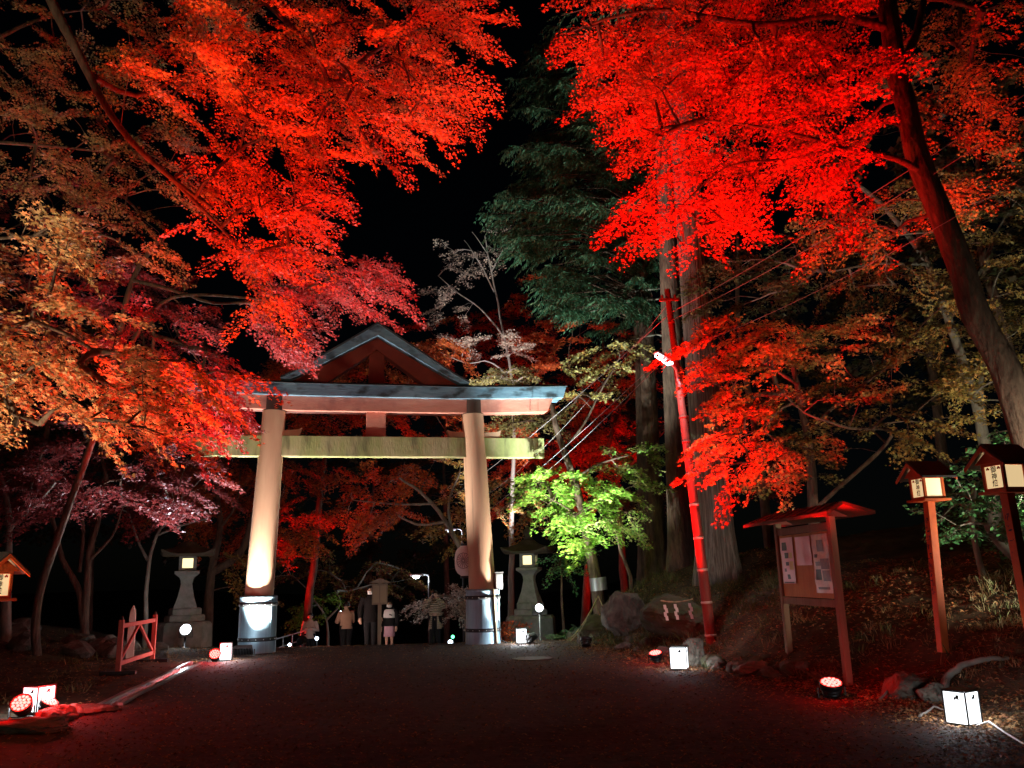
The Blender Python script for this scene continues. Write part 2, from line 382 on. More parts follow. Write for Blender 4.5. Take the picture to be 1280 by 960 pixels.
for sg in (-1,1):
    mb=MB(); pts=[(sg*pil_x(z),0,z) for z in np.linspace(1.22,5.84,14)]
    mb.tube(pts,[.34-.055*i/13 for i in range(14)],40); p=mb.build('pillar',PILLAR,T)
    mb=MB(); mb.tube([(sg*TX,0,5.842),(sg*TX,0,6.22)],[.296,.29],40); mb.build('pillar_cap',COLLAR,p)
    mb=MB(); mb.lathe([(.445,-.15),(.445,.02),(.435,.03),(.432,.36),(.43,.9),(.43,1.27),(.437,1.28),(.437,1.33),(.345,1.335)],48,(sg*SX,0,0))
    for k in range(6): 
        a=k*math.pi/3+.3; mb.box((sg*SX+.432*math.cos(a),.432*math.sin(a),.75),(.012,.02,1.0),Matrix.Rotation(a,3,'Z'))
    sv=mb.build('metal_sleeve',STEEL,p)
    for zz in (.34,1.13):
        mb=MB(); mb.lathe([(.436,zz-.045),(.446,zz-.043),(.446,zz+.043),(.436,zz+.045)],48,(sg*SX,0,0)); mb.m=1
        for k in range(16):
            a=k*math.pi/8; mb.lathe([(.012,-.004),(.012,.006),(.004,.011)],8,(0,0,0)); 
            R=Matrix.Rotation(a,3,'Z')@Matrix.Rotation(math.pi/2,3,'Y'); c=Vector((sg*SX+.447*math.cos(a),.447*math.sin(a),zz))
            mb.v[-24:]=[tuple(R@Vector(v)+c) for v in mb.v[-24:]]
        mb.build('band',[BAND,RIVET],sv)
# tie beam through the pillars, with its wedges
mb=MB(); mb.box((0,0,4.95),(8.9,.30,.52),bev=.012); mb.build('tie_beam',NUKI,T)
for sg in (-1,1):
    for s2 in (-1,1):
        x0=sg*pil_x(5.25)+s2*.26; mb=MB(); mb.prism([(x0,5.212),(x0+s2*.40,5.212),(x0+s2*.46,5.41),(x0+s2*.36,5.37),(x0,5.34)],-.12,.12); mb.build('wedge',PILLAR,T)
mb=MB(); mb.box((0,0,5.53),(.50,.22,.63),bev=.01); mb.build('centre_strut',SHIMAGI,T)
def bow(poly,hw,y0,y1,N=24,rise=.09):
    """long beam: cross-section rows along x, ends lifted a little"""
    mb=MB(); rows=[]
    for i in range(N+1):
        t=-1+2*i/N; dz=rise*max(0,abs(t)-.35)**1.6/.65**1.6
        rows.append([(t*(hw[0] if k<2 else hw[1]),y,z+dz) for k,(y,z) in enumerate(poly)])
    n=len(poly); vs=[v for r in rows for v in r]; fs=[[i*n+k,i*n+(k+1)%n,(i+1)*n+(k+1)%n,(i+1)*n+k] for i in range(N) for k in range(n)]
    fs+=[list(range(n)),[N*n+k for k in range(n)][::-1]]; return mb.add(vs,fs)
bow([(-.22,5.845),(.22,5.845),(.22,6.20),(-.22,6.20)],(4.56,4.72),0,0).build('upper_beam',SHIMAGI,T)
bow([(-.36,6.203),(.36,6.203),(.36,6.50),(-.36,6.50)],(4.98,5.06),0,0,rise=.10).build('eaves_beam',KASAGI,T)
bow([(-.42,6.502),(.42,6.502),(.16,6.60),(-.16,6.60)],(5.10,5.06),0,0,rise=.10).build('roof_cover',ROOFTOP,T)
# gable: vermilion rafters, king post, copper cap
def curve_line(pts): return pts
outer=[(0,7.83),(.5,7.54),(1.0,7.245),(1.5,6.95),(1.95,6.70),(2.15,6.60)]
inner=[(1.24,6.60),(.8,6.925),(.4,7.22),(0,7.51)]
for sg in (-1,1):
    mb=MB(); poly=[(sg*x,z) for x,z in outer+inner]; mb.prism(poly,-.16,.16); mb.build('rafter',VERM,T)
mb=MB(); mb.box((.0,0,7.04),(.40,.20,.88),bev=.008); mb.build('king_post',VERM,T)
top=[(0,8.13),(.5,7.80),(1.0,7.47),(1.5,7.14),(2.0,6.82),(2.40,6.61)]
low=[(x,z+.004) for x,z in outer]
for sg in (-1,1):
    mb=MB(); poly=[(sg*x,z) for x,z in top]+[(sg*x,z) for x,z in low[::-1]]
    mb.prism(poly,-.42,.42); mb.build('gable_cover',KASAGI,T)
for sg in (-1,1):
    mb=MB(); poly=[(sg*(x+.0),z+.003) for x,z in top]+[(sg*(x+.0),z+.055) for x,z in top[::-1]]; mb.prism(poly,-.46,.46); mb.build('gable_roof',ROOFTOP,T)
# junction box and conduit on the right pillar
GREY=mat('grey_enamel',(.30,.31,.31),.5,.4,bump=.1); WOODG=mat('weathered_batten',(.24,.20,.13),.8,.2,bump=.4,col2=(.33,.28,.19),stretch=(4,4,.3))
BLACKM=mat('black_metal',(.012,.012,.013),.45,.4,bump=.1); 
def loc2w(x,y,z): return T.matrix_world@Vector((x,y,z))
bpy.context.view_layer.update()
mb=MB(); mb.box((SX+.37,-.22,1.52),(.19,.24,.40),bev=.012); mb.box((SX+.37,-.345,1.52),(.15,.012,.34)); mb.box((SX+.37,-.22,1.73),(.23,.28,.02)); mb.build('junction_box',GREY,T)
mb=MB(); mb.bar((SX+.26,-.385,0.02),(SX+.20,-.40,1.33),.11,.03); mb.build('batten',WOODG,T)
mb=MB(); mb.tube([(SX+.36,-.33,1.34),(SX+.29,-.44,1.1),(SX+.31,-.44,.6),(SX+.36,-.42,.1),(SX+.5,-.5,.03)],.014,8); mb.build('conduit',BLACKM,T)
# ================================================================ PAPER LANTERN hung on the gate
PAPER=mat('white_paper',(.85,.84,.80),.7,.2,bump=.15,bscale=30); INK=mat('black_ink',(.012,.012,.012),.7,.2)
pl=at(583,701,21.95); PLn=empty('paper_lantern',pl,0,'large white paper lantern with a black chrysanthemum crest, half hidden behind the right gate pillar','paper lantern')
mb=MB(); prof=[]
for i in range(25):
    t=i/24; z=-.40+.80*t; r=.30*(1-abs(2*t-1)**3.2)**.5 if 0<t<1 else .14
    r=max(r,.15); prof.append((r+(.004 if i%2 else 0),z))
mb.lathe(prof,40); mb.build('paper_shade',PAPER,PLn)
for z in (-.41,.41):
    mb=MB(); mb.lathe([(.13,z-.03),(.16,z-.03),(.16,z+.03),(.13,z+.03)],24); mb.build('rim',BLACKM,PLn)
mb=MB(); mb.tube([(0,0,.44),(.05,0,.62),(.5,-.05,.66)],.012,6); mb.build('hanger',BLACKM,PLn)
mb=MB(); ca=math.radians(-102)   # crest drawn round the shade, facing the road
def sh(u,v):
    t=(v+.40)/.8; r=max(.15,.30*(1-abs(2*t-1)**3.2)**.5)+.009; return (r*math.cos(ca+u/.3),r*math.sin(ca+u/.3),v)
for k in range(16):
    a=2*math.pi*k/16; a2=a+math.pi/16; mb.tube([sh(.04*math.cos(a2),.04*math.sin(a2)),sh(.105*math.cos(a2),.105*math.sin(a2)),sh(.17*math.cos(a2),.17*math.sin(a2))],.0045,4,smooth=False)
    mb.tube([sh((.185+.012*math.sin(q*math.pi/3))*math.cos(a-.196+q*.131),(.185+.012*math.sin(q*math.pi/3))*math.sin(a-.196+q*.131)) for q in range(4)],.005,4)
mb.tube([sh(.03*math.cos(q*.52),.03*math.sin(q*.52)) for q in range(13)],.005,4)
mb.build('crest',INK,PLn)
# ================================================================ STONE LANTERNS
STONE=mat('granite',(.30,.30,.27),.85,.2,bump=.5,bscale=40,col2=(.17,.18,.15),vscale=5); STONED=mat('mossy_roof_stone',(.075,.055,.045),.9,.15,bump=.6,bscale=25,col2=(.11,.10,.06),vscale=6)
GLOWW=mat('warm_window',(.8,.7,.5),.6,.2,emit=(1,.83,.42),estr=1.5)
def stone_lantern(loc,rz,label):
    r=empty('stone_lantern',loc,rz,label,'stone lantern','pair of old stone lanterns flanking the road behind the gate')
    mb=MB(); mb.lathe([(.56,-.3),(.56,.12),(.53,.16),(.46,.17),(.46,.32),(.42,.36)],6,rot=.3,smooth=False); mb.build('base',STONE,r)
    mb=MB(); mb.lathe([(.44,.36),(.40,.46),(.30,.68),(.235,.92),(.215,1.02),(.235,1.13),(.28,1.2)],4,smooth=False); mb.build('shaft',STONE,r)
    mb=MB(); mb.lathe([(.28,1.2),(.40,1.27),(.47,1.31),(.47,1.38),(.30,1.40)],4,smooth=False); mb.build('platform',STONE,r)
    mb=MB(); h=.235
    for sx in(-1,1):
        for sy in(-1,1): mb.box((sx*(h-.045),sy*(h-.045),1.60),(.09,.09,.40))
    for a in range(4):
        R=Matrix.Rotation(a*math.pi/2,3,'Z')
        for zz in(1.435,1.775): mb.box(R@Vector((0,h-.045,zz)),(.295,.088,.068) if a%2==0 else (.088,.295,.068))
    fb=mb.build('fire_box',STONE,r)
    for a in range(4):
        R=Matrix.Rotation(a*math.pi/2,3,'Z'); mb=MB(); mb.box(R@Vector((0,h-.075,1.605)),(.288,.012,.27) if a%2==0 else (.012,.288,.27)); mb.build('lit_window',GLOWW,fb)
    mb=MB(); n=8; rings=[]
    vs=[];fs=[]; K=24
    for j,(rr,z,up) in enumerate([(.30,1.80,0),(.78,1.80,.10),(.84,1.86,.14),(.64,1.93,.07),(.36,2.06,.02),(.20,2.20,0),(.12,2.24,0)]):
        for k in range(K):
            a=2*math.pi*k/K; sq=1/max(abs(math.cos(a)),abs(math.sin(a))); q=.78*sq+.10 if j<5 else 1; c=(sq-1)/.414
            vs.append((rr*q*math.cos(a),rr*q*math.sin(a),z+up*c**2))
    for j in range(6):
        for k in range(K): fs.append([j*K+k,j*K+(k+1)%K,(j+1)*K+(k+1)%K,(j+1)*K+k])
    fs.append(list(range(K))); fs.append([6*K+k for k in range(K)]); mb.add(vs,fs); mb.build('roof',STONED,r)
    mb=MB(); mb.lathe([(.12,2.24),(.15,2.27),(.12,2.31),(.10,2.33),(.15,2.42),(.14,2.50),(.07,2.57),(.015,2.64)],16); mb.build('finial',STONED,r)
    return r
def setz(px,py,Y): p=at(px,py,Y); return (p.x,p.y,p.z)
SL1=stone_lantern((*at(230,785,24.5)[:2],at(230,757,24.5).z-.42),.35,'grey stone lantern with a lit window left of the gate, behind the round white floodlight')
SL2=stone_lantern((*at(663,770,26)[:2],at(663,750,26).z-.42),-.25,'grey stone lantern with a lit window right of the gate, under the bright green maple')
mb=MB()
for i,sl_ in enumerate((SL1,SL2)):
    mb=MB(); x,y,z=sl_.location; rr=random.Random(i)
    hgt=max(.3,z-gh(x,y)+.25); mb.lathe([(.8,-hgt),(.76,-.1),(.7,-.02),(.5,0.0)],9,rot=.5,smooth=False)
    o=mb.build('plinth_rock',STONE); o.location=(x,y,z-.004); tag(o,['rough stone plinth under the left stone lantern','rough stone plinth under the right stone lantern'][i],'plinth')
# ================================================================ LIGHT HELPERS
def spot(name,loc,target,power,col=(1,1,1),size=90,blend=.5,rad=.06,parent=None):
    l=bpy.data.lights.new(name,'SPOT'); l.energy=power; l.color=col; l.spot_size=math.radians(size); l.spot_blend=blend; l.shadow_soft_size=rad
    o=bpy.data.objects.new(name,l); COL.objects.link(o); o.location=loc
    o.rotation_euler=(Vector(target)-Vector(loc)).to_track_quat('-Z','Y').to_euler()
    return o
def point(name,loc,power,col=(1,1,1),rad=.05):
    l=bpy.data.lights.new(name,'POINT'); l.energy=power; l.color=col; l.shadow_soft_size=rad
    o=bpy.data.objects.new(name,l); COL.objects.link(o); o.location=loc; return o
RED=(1,.004,.003); WHITE=(.86,.93,1); NEUT=(1,.95,.86); WARM=(1,.74,.42)
REDLED=mat('red_led',(.2,.01,.01),.5,.3,emit=(1,.02,.012),estr=4); REDCORE=mat('red_led_core',(.4,.1,.1),.5,.3,emit=(1,.30,.26),estr=2.6)
WLED=mat('white_led',(.8,.8,.8),.5,.3,emit=(.86,.94,1),estr=9); PANEL=mat('lit_panel',(.8,.8,.8),.6,.2,emit=(.90,.96,1),estr=2.2); PANELD=mat('lit_panel_blue_edge',(.6,.7,.8),.6,.2,emit=(.72,.88,1),estr=1.3)
def frame_from(d,up=Vector((0,0,1))):
    d=Vector(d).normalized(); s=up.cross(d)
    if s.length<.05: s=Vector((1,0,0))
    s.normalize(); u=d.cross(s); return Matrix((s,u,d)).transposed()   # z axis = beam
def flood(loc,target,label,power,col,rad=.12,red=True,size=95,blend=.6,group=None,name='floodlight',tilt=None,leds=19,spill=1):
    """round LED par: bracket with two arms, ribbed body, bezel, lens cells"""
    r=empty(name,loc,0,label,'floodlight',group)
    c=Vector((0,0,rad+.05)); d=(Vector(tilt) if tilt is not None else Vector(target)-Vector(loc)-c).normalized(); R=frame_from(d)
    def X(mb): mb.v=[tuple(R@Vector(v)+c) for v in mb.v]; return mb
    mb=MB(); mb.lathe([(rad*.55,-.16),(rad*.75,-.155),(rad*.8,-.12),(rad*.72,-.115),(rad*.72,-.10),(rad*.9,-.095),(rad*.9,-.08),(rad*.78,-.075),(rad*.78,-.06),(rad*.97,-.05),(rad,-.02),(rad,.0)],28); X(mb).build('housing',BLACKM,r)
    mb=MB(); mb.lathe([(rad*.96,0.001),(rad*1.03,.001),(rad*1.03,.012),(rad*.97,.013)],28,cap=False); X(mb).build('bezel',BLACKM,r)
    mb=MB(); mb.lathe([(rad*.9,.002),(rad*.9,.006),(rad*.2,.0065)],28); X(mb).build('lens',REDLED if red else WLED,r)
    if red:
        mb=MB(); cells=[(0,0)]+[(.36,k*math.pi/3) for k in range(6)]+[(.70,k*math.pi/6) for k in range(12)]
        for q,a in cells[:leds]: mb.lathe([(rad*.165,.0075),(rad*.14,.014),(rad*.05,.017)],10,(rad*q*math.cos(a),rad*q*math.sin(a),0))
        X(mb).build('led_cells',REDCORE,r)
    side=R@Vector((1,0,0)); mb=MB()
    for s in(-1,1): mb.bar(c+side*s*(rad+.02)-Vector(d)*.05,Vector((side.x*s*(rad+.02),side.y*s*(rad+.02),.01))-Vector((d.x,d.y,0))*.05,.03,.008,upv=side)
    mb.bar(side*-(rad+.02)-Vector((d.x,d.y,0))*.05+Vector((0,0,.008)),side*(rad+.02)-Vector((d.x,d.y,0))*.05+Vector((0,0,.008)),.04,.012); mb.build('bracket',BLACKM,r)
    if power:
        o=spot('flood_beam',Vector(loc)+c+d*.045,Vector(loc)+c+d*10 if tilt is None else Vector(target),power,col,size,blend,rad*.7)
        if not red and spill: point('flood_spill',Vector(loc)+c+d*.1+Vector((0,0,.08)),30,col,.05)
        if red: point('flood_spill',Vector(loc)+c+d*.07+Vector((0,0,.05)),(55 if loc[0]<0 else 20),RED,.05)
        if tilt is not None:
            o.rotation_euler=(Vector(target)-Vector(o.location)).to_track_quat('-Z','Y').to_euler()
    return r
def boxlight(loc,rz,label,power,s=.30,hgt=.36,emb=True,ang=0):
    """square lantern on the ground: dark frame, lit white panels, small ink emblem"""
    r=empty('box_lantern',loc,rz,label,'box lantern','square white lanterns set along the road edges')
    h=s/2; mb=MB()
    for sx in(-1,1):
        for sy in(-1,1): mb.box((sx*(h-.006),sy*(h-.006),.03+hgt/2),(.012,.012,hgt))
    for zz in(.03,.03+hgt):
        for sx in(-1,1): mb.box((sx*(h-.006),0,zz),(.011,s-.026,.011)); mb.box((0,sx*(h-.006),zz),(s-.026,.011,.011))
    mb.box((0,0,.012),(s*.8,s*.8,.024)); mb.box((0,0,.03+hgt+.012),(s+.01,s+.01,.008)); mb.build('frame',BLACKM,r)
    for a in range(4):
        R=Matrix.Rotation(a*math.pi/2,3,'Z'); mb=MB(); mb.box(R@Vector((0,-h+.014,.03+hgt/2)),(s-.026,.006,hgt-.014) if a%2==0 else (.006,s-.026,hgt-.014)); p=mb.build('panel',PANEL,r)
        if emb and a in(0,1,3):
            mb=MB(); q=R@Vector((.0,0,0)); 
            for dx,dz,w_,h_ in((.0,.0,.05,.018),(.012,.018,.032,.022),(-.018,-.010,.014,.018),(.02,-.012,.013,.016)):
                mb.box(R@Vector((.02+dx,-h+.0095,.03+hgt*.80+dz)),(w_,.002,h_) if a%2==0 else (.002,w_,h_))
            mb.build('emblem',INK,p)
    if power:
        for a in range(4):
            R=Matrix.Rotation(a*math.pi/2+rz,3,'Z'); d=R@Vector((0,-1,0))
            l=bpy.data.lights.new('lantern_light','AREA'); l.energy=power; l.color=(.9,.95,1); l.shape='RECTANGLE'; l.size=s*.8; l.size_y=hgt*.8
            o=bpy.data.objects.new('lantern_light',l); COL.objects.link(o); o.location=Vector(loc)+d*(h+.012)+Vector((0,0,.03+hgt/2)); o.rotation_euler=d.to_track_quat('-Z','Y').to_euler()
    return r
# ================================================================ NOTICE BOARD
WOODB=mat('weathered_brown_wood',(.17,.105,.065),.8,.2,bump=.5,bscale=22,col2=(.24,.155,.10),vscale=5,stretch=(3,3,.25))
BOARDW=mat('board_panel_wood',(.46,.20,.05),.7,.25,bump=.3,bscale=16,col2=(.34,.13,.035),vscale=3,stretch=(2,2,.5))
ROOFW=mat('reddish_roof_board',(.16,.07,.045),.9,.15,bump=.6,bscale=16,col2=(.10,.06,.04),vscale=4,stretch=(1,.3,1))
pn=at(1037,640,11.8); pf=at(971,652,13.65); nb0=Vector((pn.x,pn.y,0)); nb1=Vector((pf.x,pf.y,0)); ax=(nb1-nb0); BL=ax.length; ax.normalize()
zt=(at(1037,645,11.8).z); zb=at(1043,838,11.8).z
NBc=(nb0+nb1)/2; NBr=math.atan2(ax.y,ax.x)
NB=empty('notice_board',(NBc.x,NBc.y,zb),NBr,'roofed brown wooden notice board with pinned papers, on the bank right of the road','notice board')
TOPZ=zt-zb; zz=lambda py,px=1037,Y=11.8: at(px,py,Y).z-zb
for s,low in((-1,-.25),(1,-.1)):
    mb=MB(); x=s*BL/2; mb.box((x,0,(TOPZ+low)/2),(.095,.095,TOPZ-low),bev=.008); mb.build('post',WOODB,NB)
z_ub=zz(657); z_lb=zz(755)
for z in(z_ub,z_lb):
    mb=MB(); mb.box((0,0,z),(BL-.097,.07,.105),bev=.006); mb.build('cross_rail',WOODB,NB)
PZ0=z_lb+.062; PZ1=z_ub-.062
mb=MB(); mb.box((0,0,(PZ0+PZ1)/2),(BL-.126,.03,PZ1-PZ0)); mb.build('back_panel',BOARDW,NB)
mb=MB(); rz_=TOPZ+.13; ew=.34; el=BL/2+.45
for s in(-1,1): mb.add([(-el-.16,s*ew,TOPZ-.02),(el+.16,s*ew,TOPZ-.02),(el-.05,0,rz_),(-el+.05,0,rz_),(-el-.16,s*ew,TOPZ+.025),(el+.16,s*ew,TOPZ+.025),(el-.05,0,rz_+.045),(-el+.05,0,rz_+.045)],[[0,1,2,3],[4,5,6,7],[0,1,5,4],[1,2,6,5],[2,3,7,6],[3,0,4,7]])
for s in(-1,1):
    for k in range(9):
        x=-el+.15+(2*el-.3)*k/8; mb.bar((x,s*(ew-.01),TOPZ+.03),(x*.97,s*.03,rz_+.045),.02,.02)
mb.build('roof',ROOFW,NB)
for s in (-1,1):
    mb=MB(); x=s*(BL/2+.0); mb.prism([(-.01,0),(.01,0),(.01,1),(-.01,1)],0,.01) if False else None
    mb.add([(x-.015,-ew*.75,TOPZ-.01),(x-.015,ew*.75,TOPZ-.01),(x-.015,0,rz_-.02),(x+.015,-ew*.75,TOPZ-.01),(x+.015,ew*.75,TOPZ-.01),(x+.015,0,rz_-.02)],[[0,1,2],[5,4,3],[0,1,4,3],[1,2,5,4],[2,0,3,5]]); mb.build('gable_board',VERM,NB)
bpy.context.view_layer.update()
# papers: sheets curl a little; local -y?  the road side of the board is +y after rotation
side=1 if (NB.matrix_world.to_3x3()@Vector((0,1,0))).x<0 else -1
PINK=mat('pink_paper',(.72,.33,.36),.35,.5,bump=.12,bscale=6); PAPERP=mat('printed_paper',(.68,.42,.30),.35,.5,bump=.12,bscale=7,col2=(.36,.27,.25),vscale=9)
PRINT=mat('dark_print',(.05,.045,.06),.5,.4); PRINT2=mat('brown_print',(.22,.13,.10),.5,.4,col2=(.10,.09,.12),vscale=15); YEL=mat('yellow_print',(.6,.45,.18),.5,.3)
def poster(u0,u1,v0,v1,m,label,marks):
    """u along the board from far(left) post 0..1, v up 0..1"""
    X=lambda u:(BL/2-.07)-(BL-.14)*u; Z=lambda v:PZ0+(PZ1-PZ0)*v; yy=side*.024; mb=MB(); nu,nv=7,10; vs=[]
    for j in range(nv+1):
        for i in range(nu+1):
            u=u0+(u1-u0)*i/nu;v=v0+(v1-v0)*j/nv; vs.append((X(u),yy+side*(.010+.012*noise.noise(Vector((u*9,v*9,u0*40)))),Z(v)))
    n=nu+1; fs=[[j*n+i,j*n+i+1,(j+1)*n+i+1,(j+1)*n+i] for j in range(nv) for i in range(nu)]
    k=len(vs); vs2=[(x,y-side*.002,z) for x,y,z in vs]
    mb.add(vs,fs,True); mb.add(vs2,fs,True); o=mb.build('poster',m); o.matrix_world=NB.matrix_world.copy(); tag(o,label,'poster')
    for (a,b,c,d,mm) in marks:
        q=MB(); vs=[];N=4
        for j in range(N+1):
            for i in range(N+1):
                u=u0+(u1-u0)*(a+(b-a)*i/N);v=v0+(v1-v0)*(c+(d-c)*j/N); vs.append((X(u),yy+side*(.0145+.012*noise.noise(Vector((u*9,v*9,u0*40)))),Z(v)))
        q.add(vs,[[j*(N+1)+i,j*(N+1)+i+1,(j+1)*(N+1)+i+1,(j+1)*(N+1)+i] for j in range(N) for i in range(N)],True); q.build('print',mm,o)
    return o
poster(.03,.30,.21,.96,PINK,'tall narrow pink poster with small dark pictures, nearest the far post of the board',[(.15,.5,.72,.90,PRINT),(.32,.62,.55,.67,PRINT),(.66,.92,.55,.67,YEL),(.38,.62,.39,.47,PRINT),(.65,.95,.30,.48,YEL),(.2,.4,.26,.33,PRINT2),(.4,.62,.10,.20,PRINT),(.1,.9,.01,.04,PRINT2)])
poster(.36,.66,.50,.95,PINK,'plain pink sheet in the middle of the notice board',[])
poster(.69,.99,.08,.96,PAPERP,'tall tan poster crowded with dark printing, nearest the front post of the board',[(.1,.3,.60,.66,PRINT),(.15,.5,.46,.53,PRINT2),(.45,.95,.40,.58,PRINT2),(.1,.42,.22,.40,PRINT),(.5,.95,.20,.38,PRINT2),(.15,.85,.06,.10,PRINT2),(.3,.7,.70,.9,PRINT2)])
# ================================================================ LANTERNS ON RED POSTS
REDP=mat('red_painted_wood',(.56,.10,.02),.55,.3,bump=.3,bscale=25,col2=(.42,.065,.018),vscale=4)
LANP=mat('lit_lantern_paper',(.8,.7,.5),.7,.2,emit=(1,.72,.36),estr=.72); LROOF=mat('dark_lantern_roof',(.035,.03,.03),.6,.3,bump=.2); REDMARK=mat('red_ink',(.5,.04,.03),.6,.2)
INKB=mat('blue_black_ink',(.03,.015,.05),.6,.3)
def text_mesh(txt,size):
    c=bpy.data.curves.new('glyph','FONT'); c.body=txt; c.size=size; c.align_x='CENTER'; c.align_y='CENTER'; c.extrude=.0008; c.offset=size*.012
    o=bpy.data.objects.new('glyph',c); COL.objects.link(o); bpy.context.view_layer.update()
    me=bpy.data.meshes.new_from_object(o.evaluated_get(bpy.context.evaluated_depsgraph_get())); bpy.data.objects.remove(o); bpy.data.curves.remove(c); return me
GLY=[text_mesh(ch,.115) for ch in '御神燈']
def post_lantern(loc,rz,hgt,label,lean=(0,0),s=.30):
    """front face is local -y; roof ridge along local y"""
    r=empty('post_lantern',loc,rz,label,'lantern','red post lanterns along the road')
    mb=MB(); w_=.105; mb.bar((0,0,-.3),(lean[0],lean[1],hgt),w_,w_,upv=(0,1,0),bev=.005); p=mb.build('post',REDP,r)
    rr=random.Random(5); mb=MB(); z=hgt-.25
    while z>.35:          # column of brush-written strokes down the post
        f=z/hgt
        for _ in range(5): 
            ox,oz=rr.uniform(-.025,.025),rr.uniform(-.035,.035); hz=rr.random()<.5
            mb.box((lean[0]*f+ox,lean[1]*f-w_/2-.001,z+oz),(.04 if hz else .008,.002,.008 if hz else .045))
        z-=.115
    mb.build('post_lettering',INKB,p)
    ox,oy=lean; z0=hgt; H=.30; h=s/2
    mb=MB(); mb.box((ox,oy,z0+.015),(s+.09,s+.09,.03),bev=.004); mb.build('tray',REDP,r)
    mb=MB()
    for sx in(-1,1):
        for sy in(-1,1): mb.box((ox+sx*(h-.016),oy+sy*(h-.016),z0+.03+H/2),(.032,.032,H))
    for sg in(-1,1):
        mb.box((ox+sg*(h-.016),oy,z0+.045),(.03,s-.066,.03)); mb.box((ox+sg*(h-.016),oy,z0+H+.015),(.03,s-.066,.03))
        mb.box((ox,oy+sg*(h-.016),z0+.045),(s-.066,.03,.03)); mb.box((ox,oy+sg*(h-.016),z0+H+.015),(s-.066,.03,.03))
    cg=mb.build('lamp_frame',REDP,r)
    for a in range(4):
        R=Matrix.Rotation(a*math.pi/2,3,'Z'); mb=MB(); mb.box(R@Vector((0,-h+.02,z0+.03+H/2))+Vector((ox,oy,0)),(s-.066,.006,H-.062) if a%2==0 else (.006,s-.066,H-.062)); pane=mb.build('paper_pane',LANP,r)
        if a==0:
            for i,me in enumerate(GLY):
                g=mesh_obj('lettering',me.copy(),INK,pane); g.rotation_euler=(math.pi/2,0,0); g.location=(ox,oy-h+.0158,z0+.03+H*(.76-.25*i)); g.scale=(.68,.68,1)
            mb=MB()
            for sx in(-1,1):
                for k in range(3): mb.lathe([(.011,0),(.011,.003),(.004,.004)],8); q=mb.v[-24:]; mb.v[-24:]=[(ox+sx*.075+v[0]+(k-1)*.012,oy-h+.0158-v[2],z0+.03+H*.80+v[1]+(.012 if k==1 else 0)) for v in q]
            mb.build('red_crest',REDMARK,pane)
    # gable ends, roof boards
    mb=MB(); rz0=z0+.03+H
    for sg in(-1,1): mb.prism([(ox-h-.06,rz0),(ox+h+.06,rz0),(ox,rz0+.15)],oy+sg*(h+.012)-.012,oy+sg*(h+.012)+.012)
    mb.build('gable_end',REDP,r)
    mb=MB(); e=h+.13; zz0=rz0-.035; pk=rz0+.185; l=h+.10
    for sg in(-1,1): mb.prism([(ox+sg*e,zz0),(ox+sg*.0,pk),(ox,pk+.03),(ox+sg*e,zz0+.025)],oy-l,oy+l)
    mb.build('roof',LROOF,r)
    for q in(-1,1):
        mb=MB(); y0=oy+q*(l+.004); mb.v=[]; P=[(ox-e,zz0),(ox,pk),(ox+e,zz0),(ox+e*.98,zz0-.03),(ox,pk-.045),(ox-e*.98,zz0-.03)]; n=6
        vs=[(x,y0-.008,z) for x,z in P]+[(x,y0+.008,z) for x,z in P]; mb.add(vs,[[0,1,4,5],[1,2,3,4],[6,7,10,11][::-1],[7,8,9,10][::-1]]+[[i,6+i,6+(i+1)%6,(i+1)%6] for i in range(6)]); mb.build('bargeboard',REDP,r)
    return r
def lantern_light(r,hgt,lean,power):
    bpy.context.view_layer.update(); c=r.matrix_world@Vector((lean[0],lean[1],hgt+.18))
    point('lantern_bulb',c,power,WARM,.05)
def lean_of(b,t,rz): d=Matrix.Rotation(-rz,3,'Z')@(Vector(t)-Vector(b)); return (d.x,d.y)
for (bp,tp,Y,rz,lb) in (((1175,785),(1161,627),11.2,-80,'red post lantern with a lit paper box, standing right of the notice board'),((1293,800),(1259,617),9.1,-76,'red post lantern with a lit paper box, at the right edge before the green shrub'),((-6,900),(-14,752),9.6,70,'red post lantern cut off by the left edge of the picture')):
    b=at(*bp,Y); t=at(*tp,Y)
    if lb.endswith('picture'): b=Vector((t.x,t.y,gh(t.x,t.y)))
    rz=math.radians(rz); le=lean_of(b,t,rz); hg=t.z-b.z
    lantern_light(post_lantern(b,rz,hg,lb,le),hg,le,9)
# ================================================================ LIGHTS ON THE GROUND
def gp(px,py,z=0.0):
    d=FW+RT*((px-640)/F)+UP*((480-py)/F); p=CAM+d*((z-CAM.z)/d.z); return Vector((p.x,p.y,gh(p.x,p.y)+.004))
FG='red floodlights shining up into the maples'
KR=2.0
L1=gp(24,903); flood(L1,(-1.7,12.6,7.4),'round red floodlight glowing at the lower left, before a square white lantern',5200*KR,(1,.05,.012),.125,True,76,.7,FG,tilt=(.12,-.75,.66))
L2=gp(60,898); flood(L2,(-3.7,9.4,4.2),'red floodlight seen edge on, at the lower left beside a square white lantern',1300*KR,(1,.03,.008),.11,True,62,.8,FG,tilt=(.45,-.12,.86))
L3=gp(268,828); flood(L3,(-8.0,15.8,6.0),'round red floodlight on the left of the gate, close to a small white lantern',2300*KR,RED,.12,True,74,.8,FG,tilt=(.2,-.75,.6))
L4=gp(820,829); flood(L4,(3.9,14.9,4.7),'red floodlight at the foot of the red pole, right of the road',4500*KR,RED,.12,True,66,.7,FG,tilt=(-.15,-.28,.95))
L5=gp(1041,874); flood(L5,(1.3,11.1,8.2),'red floodlight in front of the notice board, aimed up at the big maple',4000*KR,RED,.14,True,80,.6,FG,tilt=(-.05,-.33,.94))
WG='round white floodlights beside the stone lanterns'
